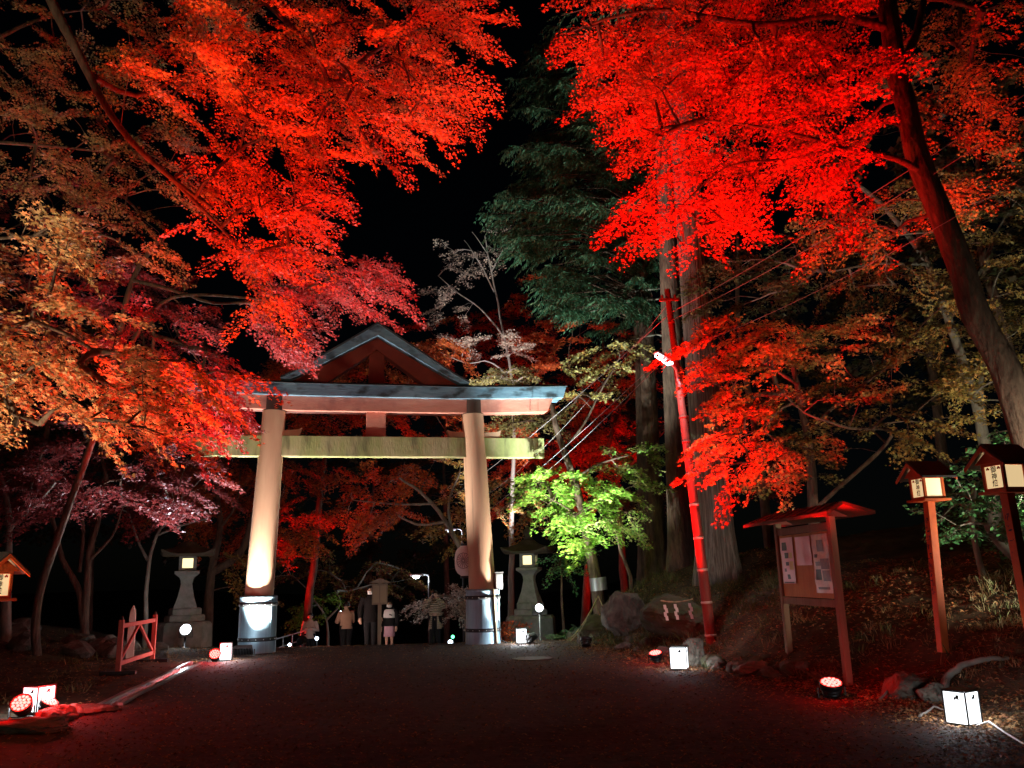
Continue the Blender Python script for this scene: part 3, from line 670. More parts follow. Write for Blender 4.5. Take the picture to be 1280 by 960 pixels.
p=at(232,787,22.6); z=gh(p.x,p.y); f1=flood((p.x,p.y,p.z-.20),(-8.0,18.2,6.0),'round white floodlight left of the gate, glaring in front of the stone lantern',3000,WHITE,.15,False,90,.8,WG,tilt=(.10,-.9,.35))
mb=MB(); mb.lathe([(.16,z-p.z+.2-.05),(.14,z-p.z+.2+.03),(.03,z-p.z+.2+.05),(.03,0)],12); mb.build('stand',BLACKM,f1)
p=at(674,760,22.4); z=gh(p.x,p.y); f2=flood((p.x,p.y,p.z-.16),(2.3,22.6,4.6),'round white floodlight right of the gate, below the stone lantern',3000,(.9,1,.9),.11,False,78,.8,WG,tilt=(-.05,-.9,.3))
mb=MB(); mb.lathe([(.13,z-p.z+.16-.05),(.12,z-p.z+.16+.03),(.03,z-p.z+.16+.05),(.03,0)],12); mb.build('stand',BLACKM,f2)
BX=[((46,897),-.35,'square white lantern at the lower left, standing behind two red floodlights',3,.27,.30),((282,826),.25,'small square white lantern beside the left gate pillar',8,.24,.34),((652,803),.15,'small square white lantern beside the right gate pillar',11,.24,.34),((850,838),-.30,'square white lantern on the right road edge near the red pole',1.6,.28,.34),((1206,908),.55,'largest square white lantern, on the lower right road edge with a cord leading away',2.6,.25,.31)]
for (px,py),rz,lb,pw,s,h_ in BX: boxlight(gp(px,py),rz,lb,pw*1.6,s,h_)
# white floods on the pillars: black rectangular housings lying by the sleeves
def slab_flood(loc,target,label,power,col,size=100,yaw=0):
    r=empty('floodlight',loc,yaw,label,'floodlight','black box floodlights lighting the gate pillars')
    mb=MB(); R=Matrix.Rotation(math.radians(-38),3,'X'); mb.box((0,0,.15),(.42,.26,.10),R,taper=.9,bev=.012)
    for k in range(7): mb.box(Vector((-.18+.06*k,-.02,.15))+R@Vector((0,0,-.065)),(.012,.22,.04),R)
    mb.build('housing',BLACKM,r); mb=MB(); mb.box(Vector((0,0,.15))+R@Vector((0,0,.052)),(.36,.2,.004),R); mb.build('lens',WLED,r)
    mb=MB(); mb.bar((-.24,0,.01),(-.24,0,.16),.03,.01); mb.bar((.24,0,.01),(.24,0,.16),.03,.01); mb.box((0,0,.006),(.5,.05,.012)); mb.build('bracket',BLACKM,r)
    bpy.context.view_layer.update(); spot('pillar_beam',r.matrix_world@Vector((0,.07,.24)),target,power,col,size,.45,.09); return r
bl=loc2w(-SX-.22,-1.0,0.0); bl.z=gh(bl.x,bl.y); slab_flood(bl,loc2w(-.3,-.2,6.1),'black box floodlight lying in front of the left gate pillar, lighting it from below',3900,NEUT,88,math.radians(13))
br_=loc2w(SX+1.0,-.75,0.0); br_.z=gh(br_.x,br_.y); slab_flood(br_,loc2w(.6,-.2,6.1),'black box floodlight lying right of the right gate pillar, lighting it from below',3500,NEUT,88,math.radians(62))
# two more floods on the approach, aimed up at the beams (their fixtures stand on the road edges by the gate)
# ================================================================ BARRIER, STAKE, GUTTER
REDB=mat('faded_red_wood',(.55,.16,.12),.7,.25,bump=.2,bscale=25,col2=(.45,.11,.08),vscale=6)
a=gp(147,845); b=gp(190,829); d=(b-a); BLn=math.hypot(d.x,d.y); rz=math.atan2(d.y,d.x)
BR=empty('barrier',((a.x+b.x)/2,(a.y+b.y)/2,(a.z+b.z)/2-.004),rz,'low red wooden barrier with crossed braces on two dark feet, left of the road','barrier')
hb=.92; h=BLn/2
for s in(-1,1):
    mb=MB(); mb.box((s*h,0,.05+hb/2),(.085,.085,hb),bev=.006); mb.build('post',REDB,BR)
    mb=MB(); mb.lathe([(.03,.97),(.03,1.0),(.012,1.04)],8,(s*h,0,0)); mb.build('post_cap',BLACKM,BR)
    mb=MB(); mb.box((s*h,0,.035),(.10,.62,.07),bev=.008); mb.build('foot',BLACKM,BR)
for z in(.20,.86): mb=MB(); mb.box((0,0,z),(2*h-.09,.05,.075)); mb.build('rail',REDB,BR)
for s in(-1,1): mb=MB(); mb.bar((s*(h-.06),0,.24),(s*.02,0,.83),.05,.045,upv=(0,1,0)); mb.build('brace',REDB,BR)
p=G(163,812,18.6); st=at(163,757,18.6); mb=MB(); H=st.z-p.z
mb.box((0,0,H*.28),(.15,.05,H*.56+.1)); mb.prism([(-.055,H*.56),(.055,H*.56),(.062,H*.74),(.045,H*.90),(0,H),(-.05,H*.90),(-.065,H*.74)],-.03,.03)
o=mb.build('wooden_stake',mat('pale_wood',(.62,.52,.42),.7,.25,bump=.3,col2=(.5,.42,.33),stretch=(4,4,.4))); o.location=p; o.rotation_euler=(0,0,.2); tag(o,'pale carved wooden stake standing behind the red barrier','stake')
WETSTONE=mat('wet_kerb_stone',(.22,.21,.20),.28,.6,bump=.4,bscale=14,col2=(.14,.13,.12),vscale=3)
A=gp(112,896); B=gp(246,829)
def strip(off,wd,ht,name,label,m,t0=0,t1=1,n=14):
    mb=MB(); dv=(B-A).normalized(); sd=Vector((dv.y,-dv.x,0)).normalized(); P=[];
    for i in range(n+1):
        t=t0+(t1-t0)*i/n; q=A.lerp(B,t)+sd*(off+.05*noise.noise(Vector((t*5,off*7,0)))); zz_=base_h(q.y)+ht+.012*noise.noise(Vector((t*11,off,3))); P.append((q,zz_))
    vs=[];
    for q,z_ in P:
        for s_,zz_ in((-1,-.12),(-1,0),(1,0),(1,-.12)): v=q+sd*(s_*wd/2); vs.append((v.x,v.y,z_+zz_))
    fs=[[i*4+k,i*4+k+1,(i+1)*4+k+1,(i+1)*4+k] for i in range(n) for k in range(3)]+[[0,1,2,3],[n*4+k for k in range(4)]]
    mb.add(vs,fs); return tag(mb.build(name,m),label,'kerb')
strip(-.11,.07,.055,'drain_kerb','long wet kerb strip on the left side of the drain channel, running to the gate',WETSTONE)
strip(.12,.07,.05,'drain_kerb','long wet kerb strip on the road side of the drain channel',WETSTONE,.12,.97)
strip(0.0,.16,.022,'drain_water','thin line of wet gutter between the two kerb strips',mat('wet_gutter',(.03,.03,.03),.15,.6))
# big flat stones at the near end of the drain
ROCKM=mat('bank_rock',(.07,.062,.052),.92,.15,bump=1,bscale=7,col2=(.19,.17,.135),vscale=4,det=10,bdist=.07); MOSSR=mat('mossy_rock',(.09,.08,.06),.95,.1,bump=1,bscale=7,col2=(.055,.065,.02),vscale=3,det=10,bdist=.07)
def rock(loc,size,m,label,seed,group=None,name='rock',cat='rock',sub=4):
    bm=bmesh.new(); bmesh.ops.create_icosphere(bm,subdivisions=sub,radius=1)
    o3=Vector((seed*3.7,seed*1.3,0))
    for v in bm.verts:
        n=v.co.copy(); q=n.copy()
        for k in range(7):       # planar cuts give a broken-stone outline
            d=Vector((math.sin(seed*3+k*2.1),math.cos(seed*5+k*1.7),math.sin(seed+k*2.9)*.8)).normalized(); e=q.dot(d)-.62
            if e>0: q-=d*e*.85
        q*=1+.16*noise.noise(n*1.9+o3)+.09*noise.noise(n*4.5+o3)+.05*noise.noise(n*11+o3)
        v.co=Vector((q.x*size[0],q.y*size[1],q.z*size[2]))
    me=bpy.data.meshes.new(name); bm.to_mesh(me); bm.free(); me.polygons.foreach_set('use_smooth',[False]*len(me.polygons))
    o=mesh_obj(name,me,m); o.location=loc; o.rotation_euler=(0,0,seed*1.7); return tag(o,label,cat,group)
for i,(px,py,Y,s,lb) in enumerate([(100,893,11.35,(.5,.34,.12),'flat pale stone slab where the drain channel begins'),(68,903,10.9,(.45,.3,.12),'flat stone slab close to the lower left red floodlight'),(30,930,10.0,(.6,.35,.10),'red lit flat stone at the lower left road edge')]):
    p=G(px,py,Y); rock((p.x,p.y,p.z+.02),s,ROCKM,lb,i+2)
# boulders of the right bank
def rk(px,py,Y,s,m,label,seed,group=None,lift=.3):
    p=at(px,py,Y); z=gh(p.x,p.y); return rock((p.x,p.y,z+s[2]*lift),s,m,label,seed,group)
rk(782,782,19.6,(.55,.45,.62),ROCKM,'large upright boulder on the right bank, between the green maple and the streamer rock',11,lift=.45)
STR=rk(850,770,17.6,(1.05,.7,.55),MOSSR,'wide dark mossy boulder hung with white paper streamers, behind the red pole',14,lift=.5)
rk(742,768,21.0,(.5,.4,.4),MOSSR,'mossy boulder at the foot of the green maple',17)
rk(870,833,15.0,(.30,.24,.30),ROCKM,'rounded dark rock directly behind the white lantern by the red pole',19,lift=.5)
rk(938,838,13.6,(.42,.3,.16),ROCKM,'flat rock at the road edge left of the notice board',21)
rk(1130,842,10.7,(.34,.3,.22),ROCKM,'half buried rock on the slope below the red post lantern',23)
rk(1163,852,10.3,(.22,.2,.16),ROCKM,'small rock beside the arched root',25)
GS='stones along the foot of the right bank'
rr=random.Random(4)
for i in range(44):
    if i<22: px=rr.uniform(862,935); y=14.7-(px-862)/73*2.0; py=838
    else:
        y=rr.uniform(16.4,23); px=0
    x=xR(y)+rr.uniform(.12,.55) if i>=22 else xR(y)+rr.uniform(.05,.5)
    s=rr.uniform(.07,.2); rock((x,y,gh(x,y)+s*.2),(s*1.2,s,s*.85),ROCKM if rr.random()<.6 else MOSSR,'mossy grey stone in the rough line along the foot of the right bank',40+i,GS,sub=2)
GL='stones of the low wall left of the barrier'
for i in range(20):
    x=-9.0-rr.random()*4.2; y=19.5+rr.random()*2.6; s=rr.uniform(.16,.42); rock((x,y,gh(x,y)+s*.25),(s*1.3,s,s*.8),ROCKM,'rough dark stone of the low wall behind the barrier on the left',90+i,GL,sub=2)
# sacred rope with paper streamers on the boulder
ROPE=mat('straw_rope',(.38,.30,.17),.8,.2,bump=.5,bscale=60); SHIDE=mat('white_streamer_paper',(.55,.53,.5),.6,.2)
ra=at(826,752,16.75); rb=at(866,750,16.8); mb=MB(); pts=[]
for i in range(13):
    t=i/12; q=ra.lerp(rb,t); pts.append((q.x,q.y,q.z+.02-.10*4*t*(1-t)*.4))
mb.tube(pts,[.012+.006*math.sin(i*2.2) for i in range(13)],6); o=mb.build('sacred_rope',ROPE); tag(o,'thin straw rope stretched across the mossy boulder behind the red pole','rope')
for k,(px,py) in enumerate(((829,756),(842,755),(860,754))):
    q=at(px,py,16.7); mb=MB(); x=0;z=0
    for j in range(4):
        mb.add([(x,0,z),(x+.055,0.004,z),(x+.065,.006,z-.085),(x+.01,0,z-.085)],[[0,1,2,3]]); mb.add([(x,.003,z),(x+.055,0.007,z),(x+.065,.009,z-.085),(x+.01,.003,z-.085)],[[3,2,1,0]])
        x+=(.025 if j%2==0 else -.025); z-=.07
    o=mb.build('paper_streamer',SHIDE); o.location=q; tag(o,['leftmost white zigzag paper streamer hanging before the mossy boulder','middle white zigzag paper streamer hanging before the mossy boulder','white zigzag paper streamer nearest the red pole'][k],'paper streamer','paper streamers on the boulder')
# ================================================================ RED POLE, STREET LAMP, CABLES
POLEM=mat('red_bamboo_pole',(.24,.042,.03),.65,.25,bump=.5,bscale=14,col2=(.14,.024,.018),vscale=5,stretch=(2,2,.3))
pb=at(889,792,16.2); pt=at(834,362,16.2); pb.z=gh(pb.x,pb.y)-.05
PO_=empty('utility_pole',pb,0,'tall slanting red pole ringed like bamboo, carrying the street lamp and cables','pole')
dv=pt-pb; mb=MB(); prof=[];N=60
for i in range(N+1):
    t=i/N; prof.append((dv*t,.105-.045*t))
mb.tube([p for p,_ in prof],[r for _,r in prof],20); pole=mb.build('shaft',POLEM,PO_)
RINGM=mat('pole_ring',(.55,.35,.3),.4,.5,metal=.4)
for i,t in enumerate((.03,.115,.20,.285,.375,.46,.55,.62,.70,.80,.90)):
    mb=MB(); d=dv.normalized(); r=.105-.045*t; mb.tube([dv*t-d*.022,dv*t-d*.018,dv*t+d*.018,dv*t+d*.022],[r+.001,r+.008,r+.008,r+.001],20); mb.build('ring',RINGM if t<.5 else POLEM,PO_)
mb=MB(); q=dv*.975
for s in(-1,1): mb.lathe([(.02,-.05),(.035,-.03),(.025,-.01),(.035,.02),(.02,.05)],10,q+Vector((s*.13,-.05,0)))
mb.bar(q+Vector((-.2,-.05,-.06)),q+Vector((.2,-.05,-.06)),.05,.05); mb.build('insulator_bracket',POLEM,PO_)
lp=at(846,470,16.1); SLm=empty('street_lamp',lp,0,'lit white street lamp on an arm fixed to the red pole','street lamp')
GALV=mat('galvanised_steel',(.5,.52,.54),.4,.5,metal=.6)
hd=at(829,448,15.6)-lp; ba=pb+dv*((lp.z-pb.z)/dv.z)-lp
mb=MB(); mb.tube([ba+Vector((0,0,-.25)),ba+Vector((0,-.13,-.15)),Vector((.02,0,-.1)),Vector((0,0,.14)),hd*.6+Vector((0,0,.10))],[.03,.03,.03,.028,.025],10); mb.build('arm',GALV,SLm)
d=(at(820,441,15.45)-at(842,455,15.75)).normalized(); R=frame_from(d); mb=MB(); hc=hd
mb.box(hc+Vector((0,0,.03)),(.17,.07,.46),R,taper=.75,bev=.02); mb.build('lamp_head',GALV,SLm)
mb=MB(); mb.box(hc+R@Vector((0,-.0,0))+Vector((0,-.012,-.035)),(.15,.03,.40),R,taper=.75,bev=.008); mb.build('diffuser',mat('street_led',(.8,.8,.8),.5,.3,emit=(.85,.93,1),estr=14),SLm)
spot('street_beam',lp+hd+Vector((0,-.06,-.12)),lp+hd+Vector((.5,1.6,-4)),260,(.82,.92,1),100,.8,.10)
CABM=mat('cable_sheath',(.22,.2,.2),.5,.4)
def cable(a,b,sag,label,r=.011):
    mb=MB(); pts=[a.lerp(b,i/24)-Vector((0,0,sag*4*(i/24)*(1-i/24))) for i in range(25)]; mb.tube(pts,r*.62,5)
    tag(mb.build('cable',CABM),label,'cable','overhead cables from the red pole')
top=pb+dv*.97
cable(at(838,391,16.2),at(1320,92,9.5),.10,'upper overhead cable running from the pole top past the big maple trunk',.013)
cable(at(836,402,16.2),at(1320,120,9.3),.14,'second overhead cable, just under the upper one, running right from the pole',.010)
cable(at(843,440,16.2),at(1330,190,9.2),.2,'lower overhead cable running right from the pole behind the red maple spray',.009)
cable(at(838,391,16.2),at(560,625,27),.15,'overhead cable from the pole top down left behind the gate',.012)
cable(at(836,378,16.2),at(575,640,27),.5,'slacker thin overhead cable from the pole top down left',.007)
cable(at(842,432,16.2),at(588,655,27.5),.15,'overhead cable leaving the pole just above the street lamp, down left',.010)
cable(at(843,436,16.2),at(594,660,27.5),.22,'lowest overhead cable leaving the pole beside the street lamp, down left',.010)
# thin power cord by the lower right lantern, cord at the left
mb=MB(); P=[gp(1222,912)+Vector((0,0,.03)),gp(1238,915)+Vector((0,0,.09)),gp(1258,925)+Vector((0,0,.06)),gp(1285,938)+Vector((0,0,.03)),gp(1310,950)]; mb.tube(P,.011,6); tag(mb.build('power_cord',mat('pale_cord',(.6,.58,.55),.5,.4)),'pale power cord leading right from the largest square lantern','cord')
ROOTM=mat('grey_root',(.16,.13,.11),.85,.2,bump=.6,bscale=16,col2=(.25,.22,.19),vscale=6)
def hit(px,py):
    Y=7.5
    while Y<40:
        q=at(px,py,Y)
        if q.z<=gh(q.x,q.y): return Vector((q.x,q.y,gh(q.x,q.y)))
        Y+=.05
    return q
def root_(pts,r,label,name='root'):
    mb=MB(); P=[]
    for px,py,Y,l in pts: P.append(hit(px,py)+Vector((0,0,l)))
    out=[]
    for i in range(len(P)-1):
        for j in range(5):
            t=j/5; out.append(P[i].lerp(P[i+1],t)+Vector([.02*noise.noise(P[i]*3+Vector((j,k*5,0))) for k in range(3)]))
    out.append(P[-1]); n=len(out); mb.tube(out,[r*(1-.6*i/n) for i in range(n)],7); tag(mb.build(name,ROOTM),label,'root' if name=='root' else 'branch')
root_([(1176,880,9.8,.02),(1185,858,10.0,.09),(1205,842,10.2,.10),(1235,830,10.4,.06),(1262,826,10.5,.0)],.055,'thick grey root arching out of the slope above the largest square lantern')
root_([(1100,878,10.3,.03),(1125,860,10.5,.10),(1160,850,10.6,.08)],.016,'thin bare stick lying on the slope below the notice board','fallen_branch')
root_([(1150,900,9.5,.03),(1168,893,9.5,.08),(1190,897,9.3,.05)],.015,'bare twig lying left of the largest square lantern','fallen_branch')
mb=MB(); mb.lathe([(.40,-.02),(.40,.010),(.36,.016),(.34,.010),(.05,.013)],32,smooth=False); o=mb.build('manhole_cover',mat('rusty_iron',(.10,.085,.075),.7,.4,metal=.3,bump=.5)); p=gp(665,824); o.location=(p.x,p.y,base_h(p.y)+.016); tag(o,'round manhole cover set in the dirt road before the right pillar','manhole cover')
# small signpost with roof, behind the gate
p=G(474,812,23.6); tz=at(473,724,23.6).z; SG=empty('roofed_signpost',p,.12,'slim wooden post with a small roofed box, between the tall dark figure and the girl','signpost'); H=tz-p.z
WP=mat('grey_post_wood',(.42,.35,.27),.75,.2,bump=.3,col2=(.3,.25,.2),stretch=(4,4,.3))
mb=MB(); mb.box((0,0,H*.49),(.10,.10,H*.96)); mb.build('post',WP,SG)
mb=MB(); mb.box((0,.03,H-.40),(.42,.20,.56),bev=.006); mb.build('box',WP,SG)
for s in(-1,1): mb=MB(); mb.box((s*.1,-.075,H-.40),(.17,.008,.46)); mb.build('board',mat('sign_face',(.5,.42,.30),.7,.2,bump=.2),SG)
mb=MB(); mb.prism([(-.31,H-.10),(.31,H-.10),(0,H+.03)],-.2,.24); mb.build('roof',WP,SG)
# far street lamps and little lights down the hill
def far_lamp(px,py,Y,label,pw):
    t=at(px,py,Y); z=gh(t.x,t.y); r=empty('street_lamp',(t.x,t.y,z),0,label,'street lamp','street lamps far down the road'); H=t.z-z
    mb=MB(); mb.tube([(.45,0,-.3),(.45,0,H-.25)],[.06,.045],10); mb.build('pole',BLACKM,r)
    mb=MB(); mb.tube([(.45,0,H-.3),(.44,0,H-.02),(.3,0,H+.05),(.0,0,H+.05)],.03,8); mb.build('arm',GALV,r)
    mb=MB(); mb.box((-.05,0,H+.04),(.5,.2,.08),bev=.02); mb.build('lamp_head',GALV,r)
    mb=MB(); mb.lathe([(.05,-.09),(.11,-.06),(.13,0)],14,(-.06,0,H-.005)); mb.build('diffuser',mat('far_led',(.8,.8,.8),.5,.3,emit=(.75,.88,1),estr=25),r)
    point('far_lamp_light',(t.x-.06,t.y,t.z-.25),pw,(.78,.9,1),.1)
far_lamp(565,663,36,'far lit street lamp just left of the right gate pillar',160); far_lamp(522,720,33,'lower far lit street lamp above the heads of the people',70)
BOL=mat('ground_led',(.8,.8,.8),.5,.3,emit=(.7,.85,1),estr=10); GRN=mat('green_led',(.2,.6,.3),.5,.3,emit=(.1,1,.35),estr=5)
for px,py,Y,m,lb,s in((378,801,29,BOL,'tiny blue white ground light at the knees of the beige coat, on her left',.06),(396,798,30,BOL,'tiny blue white ground light at the knees of the beige coat, on her right',.06),(405,814,27.5,PANEL,'small square lit path lantern below the beige coat',.10),(563,803,30,BOL,'small white ground light left of the right gate pillar',.08),(566,796,30.4,GRN,'small green ground light left of the right gate pillar',.06),(362,806,28,BOL,'tiny ground light by the handrail at the left',.05)):
    q=at(px,py,Y); z=min(gh(q.x,q.y),q.z-.1); r=empty('ground_light',(q.x,q.y,z),0,lb,'ground light','small lights along the path below the gate'); mb=MB(); mb.lathe([(.06,-.05),(.05,.0),(.02,.02),(.02,q.z-z-s)],8); mb.build('stake',BLACKM,r)
    mb=MB(); mb.lathe([(s*.3,q.z-z-s),(s,q.z-z-s*.4),(s,q.z-z+s*.4),(s*.4,q.z-z+s)],12); mb.build('lamp',m,r)
mb=MB(); a=at(341,800,27.5); b=at(386,787,33)
for i in range(5):
    q=a.lerp(b,i/4); mb.tube([(q.x,q.y,q.z),(q.x,q.y,gh(q.x,q.y)-.1)],.02,6)
mb.tube([a,b],.022,8); mb.tube([a-Vector((0,0,.3)),b-Vector((0,0,.3))],.018,8); tag(mb.build('handrail',GALV),'grey metal handrail running down beside the beige coated woman','handrail')
# ================================================================ PEOPLE
SKIN=mat('skin',(.52,.32,.24),.5,.35); HAIR=mat('dark_hair',(.012,.010,.009),.5,.4,bump=.4,bscale=60); MASK=mat('white_mask',(.75,.76,.78),.7,.2); EYE=mat('eye_dark',(.01,.01,.01),.3,.5); LIP=mat('lip',(.38,.14,.12),.5,.3)
def cloth(n,c,c2=None): return mat(n,c,.85,.15,bump=.35,bscale=18,col2=c2,vscale=5)
def skin_mesh(name,J,E,mat_,parent,root,sub=1):
    me=bpy.data.meshes.new(name); names=list(J); ix={n:i for i,n in enumerate(names)}
    me.from_pydata([J[n][0] for n in names],[(ix[a],ix[b]) for a,b in E],[])
    o=bpy.data.objects.new(name,me); COL.objects.link(o)
    m=o.modifiers.new('s','SKIN'); m.use_smooth_shade=True
    for n in names:
        v=me.skin_vertices[0].data[ix[n]]; r=J[n][1]; v.radius=r if hasattr(r,'__len__') else (r,r); v.use_root=(n==root)
    s=o.modifiers.new('d','SUBSURF'); s.levels=sub; s.render_levels=sub
    bpy.context.view_layer.update(); m2=bpy.data.meshes.new_from_object(o.evaluated_get(bpy.context.evaluated_depsgraph_get()))
    bpy.data.objects.remove(o); bpy.data.meshes.remove(me); m2.polygons.foreach_set('use_smooth',[True]*len(m2.polygons))
    return mesh_obj(name,m2,mat_,parent)
def person(loc,rz,label,H=1.6,coat=None,coat_hem=.50,pants=None,arms='down',mask=False,hair_long=False,skirt=None,hood=False,female=True,extra=None,split=False,sleeve=None,legs_bare=False):
    """faces local -y. heights are fractions of H"""
    r=empty('person',loc,rz,label,'person'); k=H
    sw=.115*k if female else .13*k
    hand={}
    J={'pelvis':((0,0,.53*k),(.085*k,.065*k)),'waist':((0,0,.62*k),(.075*k,.055*k)),'chest':((0,-.005*k,.73*k),(.095*k,.065*k)),'neck0':((0,0,.815*k),(.04*k,.035*k)),'neck':((0,-.004*k,.85*k),(.032*k,.032*k)),'head0':((0,-.012*k,.885*k),(.042*k,.05*k)),'head1':((0,-.012*k,.935*k),(.052*k,.062*k)),'head2':((0,-.005*k,.975*k),(.044*k,.05*k))}
    E=[('pelvis','waist'),('waist','chest'),('chest','neck0'),('neck0','neck'),('neck','head0'),('head0','head1'),('head1','head2')]
    for s,n in((-1,'R'),(1,'L')):
        J.update({'hip'+n:((s*.055*k,0,.49*k),.055*k),'knee'+n:((s*.055*k,-.012*k,.275*k),.036*k),'ank'+n:((s*.055*k,.01*k,.055*k),.022*k),'heel'+n:((s*.055*k,.005*k,.022*k),.022*k),'toe'+n:((s*.062*k,-.10*k,.014*k),(.024*k,.014*k))})
        E+=[('pelvis','hip'+n),('hip'+n,'knee'+n),('knee'+n,'ank'+n),('ank'+n,'heel'+n),('heel'+n,'toe'+n)]
        sh_=Vector((s*sw,0,.80*k))
        if arms=='down': el=Vector((s*(sw+.045*k),.01*k,.625*k)); wr=Vector((s*(sw+.04*k),-.05*k,.485*k))
        elif arms=='face': el=Vector((s*(sw+.06*k),-.10*k,.73*k)); wr=Vector((s*.055*k,-.185*k,.885*k))
        elif arms=='phone': el=Vector((s*(sw+.045*k),-.05*k,.64*k)); wr=Vector((s*.045*k,-.20*k,.74*k)) if s>0 else Vector((s*.09*k,-.19*k,.70*k))
        elif arms=='chest': el=Vector((s*(sw+.05*k),-.03*k,.63*k)); wr=Vector((s*.05*k,-.15*k,.68*k))
        J.update({'sh'+n:(tuple(sh_),.042*k),'el'+n:(tuple(el),.030*k),'wr'+n:(tuple(wr),(.020*k,.017*k))}); E+=[('chest','sh'+n),('sh'+n,'el'+n),('el'+n,'wr'+n)]
        fd=(wr-el).normalized(); up_=Vector((0,0,1)) if abs(fd.z)<.8 else Vector((0,-1,0)); ac=fd.cross(up_).normalized(); nn=ac.cross(fd).normalized()
        pm=wr+fd*.045*k; J['palm'+n]=(tuple(pm),(.024*k,.013*k)); E.append(('wr'+n,'palm'+n))
        for q in range(4):
            b0=pm+ac*((q-1.5)*.0105*k)+fd*.012*k; ln=(.040,.047,.044,.034)[q]*k
            J['f%d%s'%(q,n)]=(tuple(b0+fd*ln*.5),.0062*k); J['g%d%s'%(q,n)]=(tuple(b0+fd*ln*.9-nn*ln*.35),.005*k); E+=[('palm'+n,'f%d%s'%(q,n)),('f%d%s'%(q,n),'g%d%s'%(q,n))]
        J['t'+n]=(tuple(wr+fd*.028*k-ac*s*.026*k),.0066*k); J['u'+n]=(tuple(wr+fd*.056*k-ac*s*.034*k-nn*.008*k),.0055*k); E+=[('wr'+n,'t'+n),('t'+n,'u'+n)]
        hand[n]=(sh_,el,wr,pm)
    body=skin_mesh('body',J,E,SKIN,r,'pelvis')
    hc=Vector((0,-.012*k,.932*k))
    # face
    mb=MB(); mb.lathe([(.007*k,0),(.011*k,.006*k),(.006*k,.026*k),(.003*k,.032*k)],8,(0,-.082*k,.915*k)); mb.build('nose',SKIN,body)
    for s in(-1,1):
        mb=MB(); mb.lathe([(.002*k,-.005*k),(.007*k,-.003*k),(.007*k,.003*k),(.002*k,.005*k)],8,(s*.021*k,-.068*k,.938*k)); mb.build('eye',EYE,body)
        mb=MB(); mb.lathe([(.004*k,-.018*k),(.010*k,-.005*k),(.011*k,.008*k),(.004*k,.017*k)],8,(s*.054*k,-.008*k,.925*k)); mb.build('ear',SKIN,body)
    if not mask: mb=MB(); mb.box((0,-.068*k,.899*k),(.028*k,.010*k,.008*k),bev=.002*k); mb.build('mouth',LIP,body)
    else:
        mb=MB(); vs=[];n=9
        for j in range(5):
            for i in range(n):
                a=math.radians(-75+150*i/(n-1)); z=.873+.055*j/4; q=.066+.014*math.cos(a*1.0)*(1-abs(j-2)/2.6); vs.append((math.sin(a)*.058*k,-math.cos(a)*q*k-.008*k,z*k))
        mb.add(vs,[[j*n+i,j*n+i+1,(j+1)*n+i+1,(j+1)*n+i] for j in range(4) for i in range(n-1)],True); mb.build('face_mask',MASK,r)
    mb=MB(); vs=[];n=16;m_=8;fs=[]
    for j in range(m_+1):
        for i in range(n):
            a=2*math.pi*i/n; face=max(0,-math.sin(a)); lo=-.35 if hair_long else -.25
            ph=math.pi/2-(math.pi/2-(lo if face<.3 else .45*(face)+.1)*1.0)*j/m_
            rr_=.066*k*(1.04+.03*noise.noise(Vector((a*2,j*.8,k)))); vs.append((hc.x+rr_*math.cos(ph)*math.cos(a),hc.y+rr_*1.16*math.cos(ph)*math.sin(a)+.004*k,hc.z+.008*k+rr_*1.05*math.sin(ph)))
    for j in range(m_):
        for i in range(n): fs.append([j*n+i,j*n+(i+1)%n,(j+1)*n+(i+1)%n,(j+1)*n+i])
    mb.add(vs,fs,True)
    if hair_long: mb.tube([hc+Vector((0,.055*k,0)),hc+Vector((0,.065*k,-.07*k)),hc+Vector((0,.055*k,-.15*k))],[.045*k,.05*k,.03*k],10)
    mb.build('hair',HAIR,r)
    # clothes: shells a little outside the body
    def shell(rows,name,m,n=20,gap=0,open_=False):
        mb=MB(); vs=[]; fs=[]
        for j,(z,rx,ry,cy) in enumerate(rows):
            for i in range(n+1 if open_ else n):
                a=(-math.pi/2+gap+(2*math.pi-2*gap)*i/n) if open_ else 2*math.pi*i/n
                w_=1+.04*noise.noise(Vector((math.cos(a)*2.5,math.sin(a)*2.5,z*6+k*7)))
                vs.append((rx*k*math.cos(a)*w_,cy*k+ry*k*math.sin(a)*w_,z*k))
        c=n+1 if open_ else n
        for j in range(len(rows)-1):
            for i in range(n): fs.append([j*c+i,j*c+(i+1)%c if not open_ else j*c+i+1,(j+1)*c+(i+1)%c if not open_ else (j+1)*c+i+1,(j+1)*c+i])
        mb.add(vs,fs,True); o=mb.build(name,m,r); sd=o.modifiers.new('th','SOLIDIFY'); sd.thickness=.012; sd.offset=0; return o
    if coat:
        rows=[(coat_hem,.125,.10,0),(coat_hem+.03,.122,.098,0),((coat_hem+.62)/2,.118,.092,0),(.62,.108,.085,0),(.70,.122,.09,-.003),(.765,.135,.085,0),(.805,.118,.068,0),(.832,.062,.05,0),(.862,.05,.047,0)]
        if split: shell(rows[:4],'coat_skirt',coat,22,.42,True); rows=rows[3:]
        shell(rows,'coat',coat)
        for n in 'RL':
            sh_,el,wr,pm=hand[n]; mb=MB(); mb.tube([sh_+(el-sh_)*-.12,sh_.lerp(el,.4),el,el.lerp(wr,.5),wr.lerp(el,.04)],[.05*k,.052*k,.045*k,.040*k,.034*k],12); mb.build('sleeve',sleeve or coat,r)
        if hood: mb=MB(); mb.tube([(-.075*k,-.02*k,.825*k),(-.06*k,.05*k,.84*k),(0,.075*k,.845*k),(.06*k,.05*k,.84*k),(.075*k,-.02*k,.825*k)],[.022*k,.034*k,.040*k,.034*k,.022*k],10); mb.build('hood',coat,r)
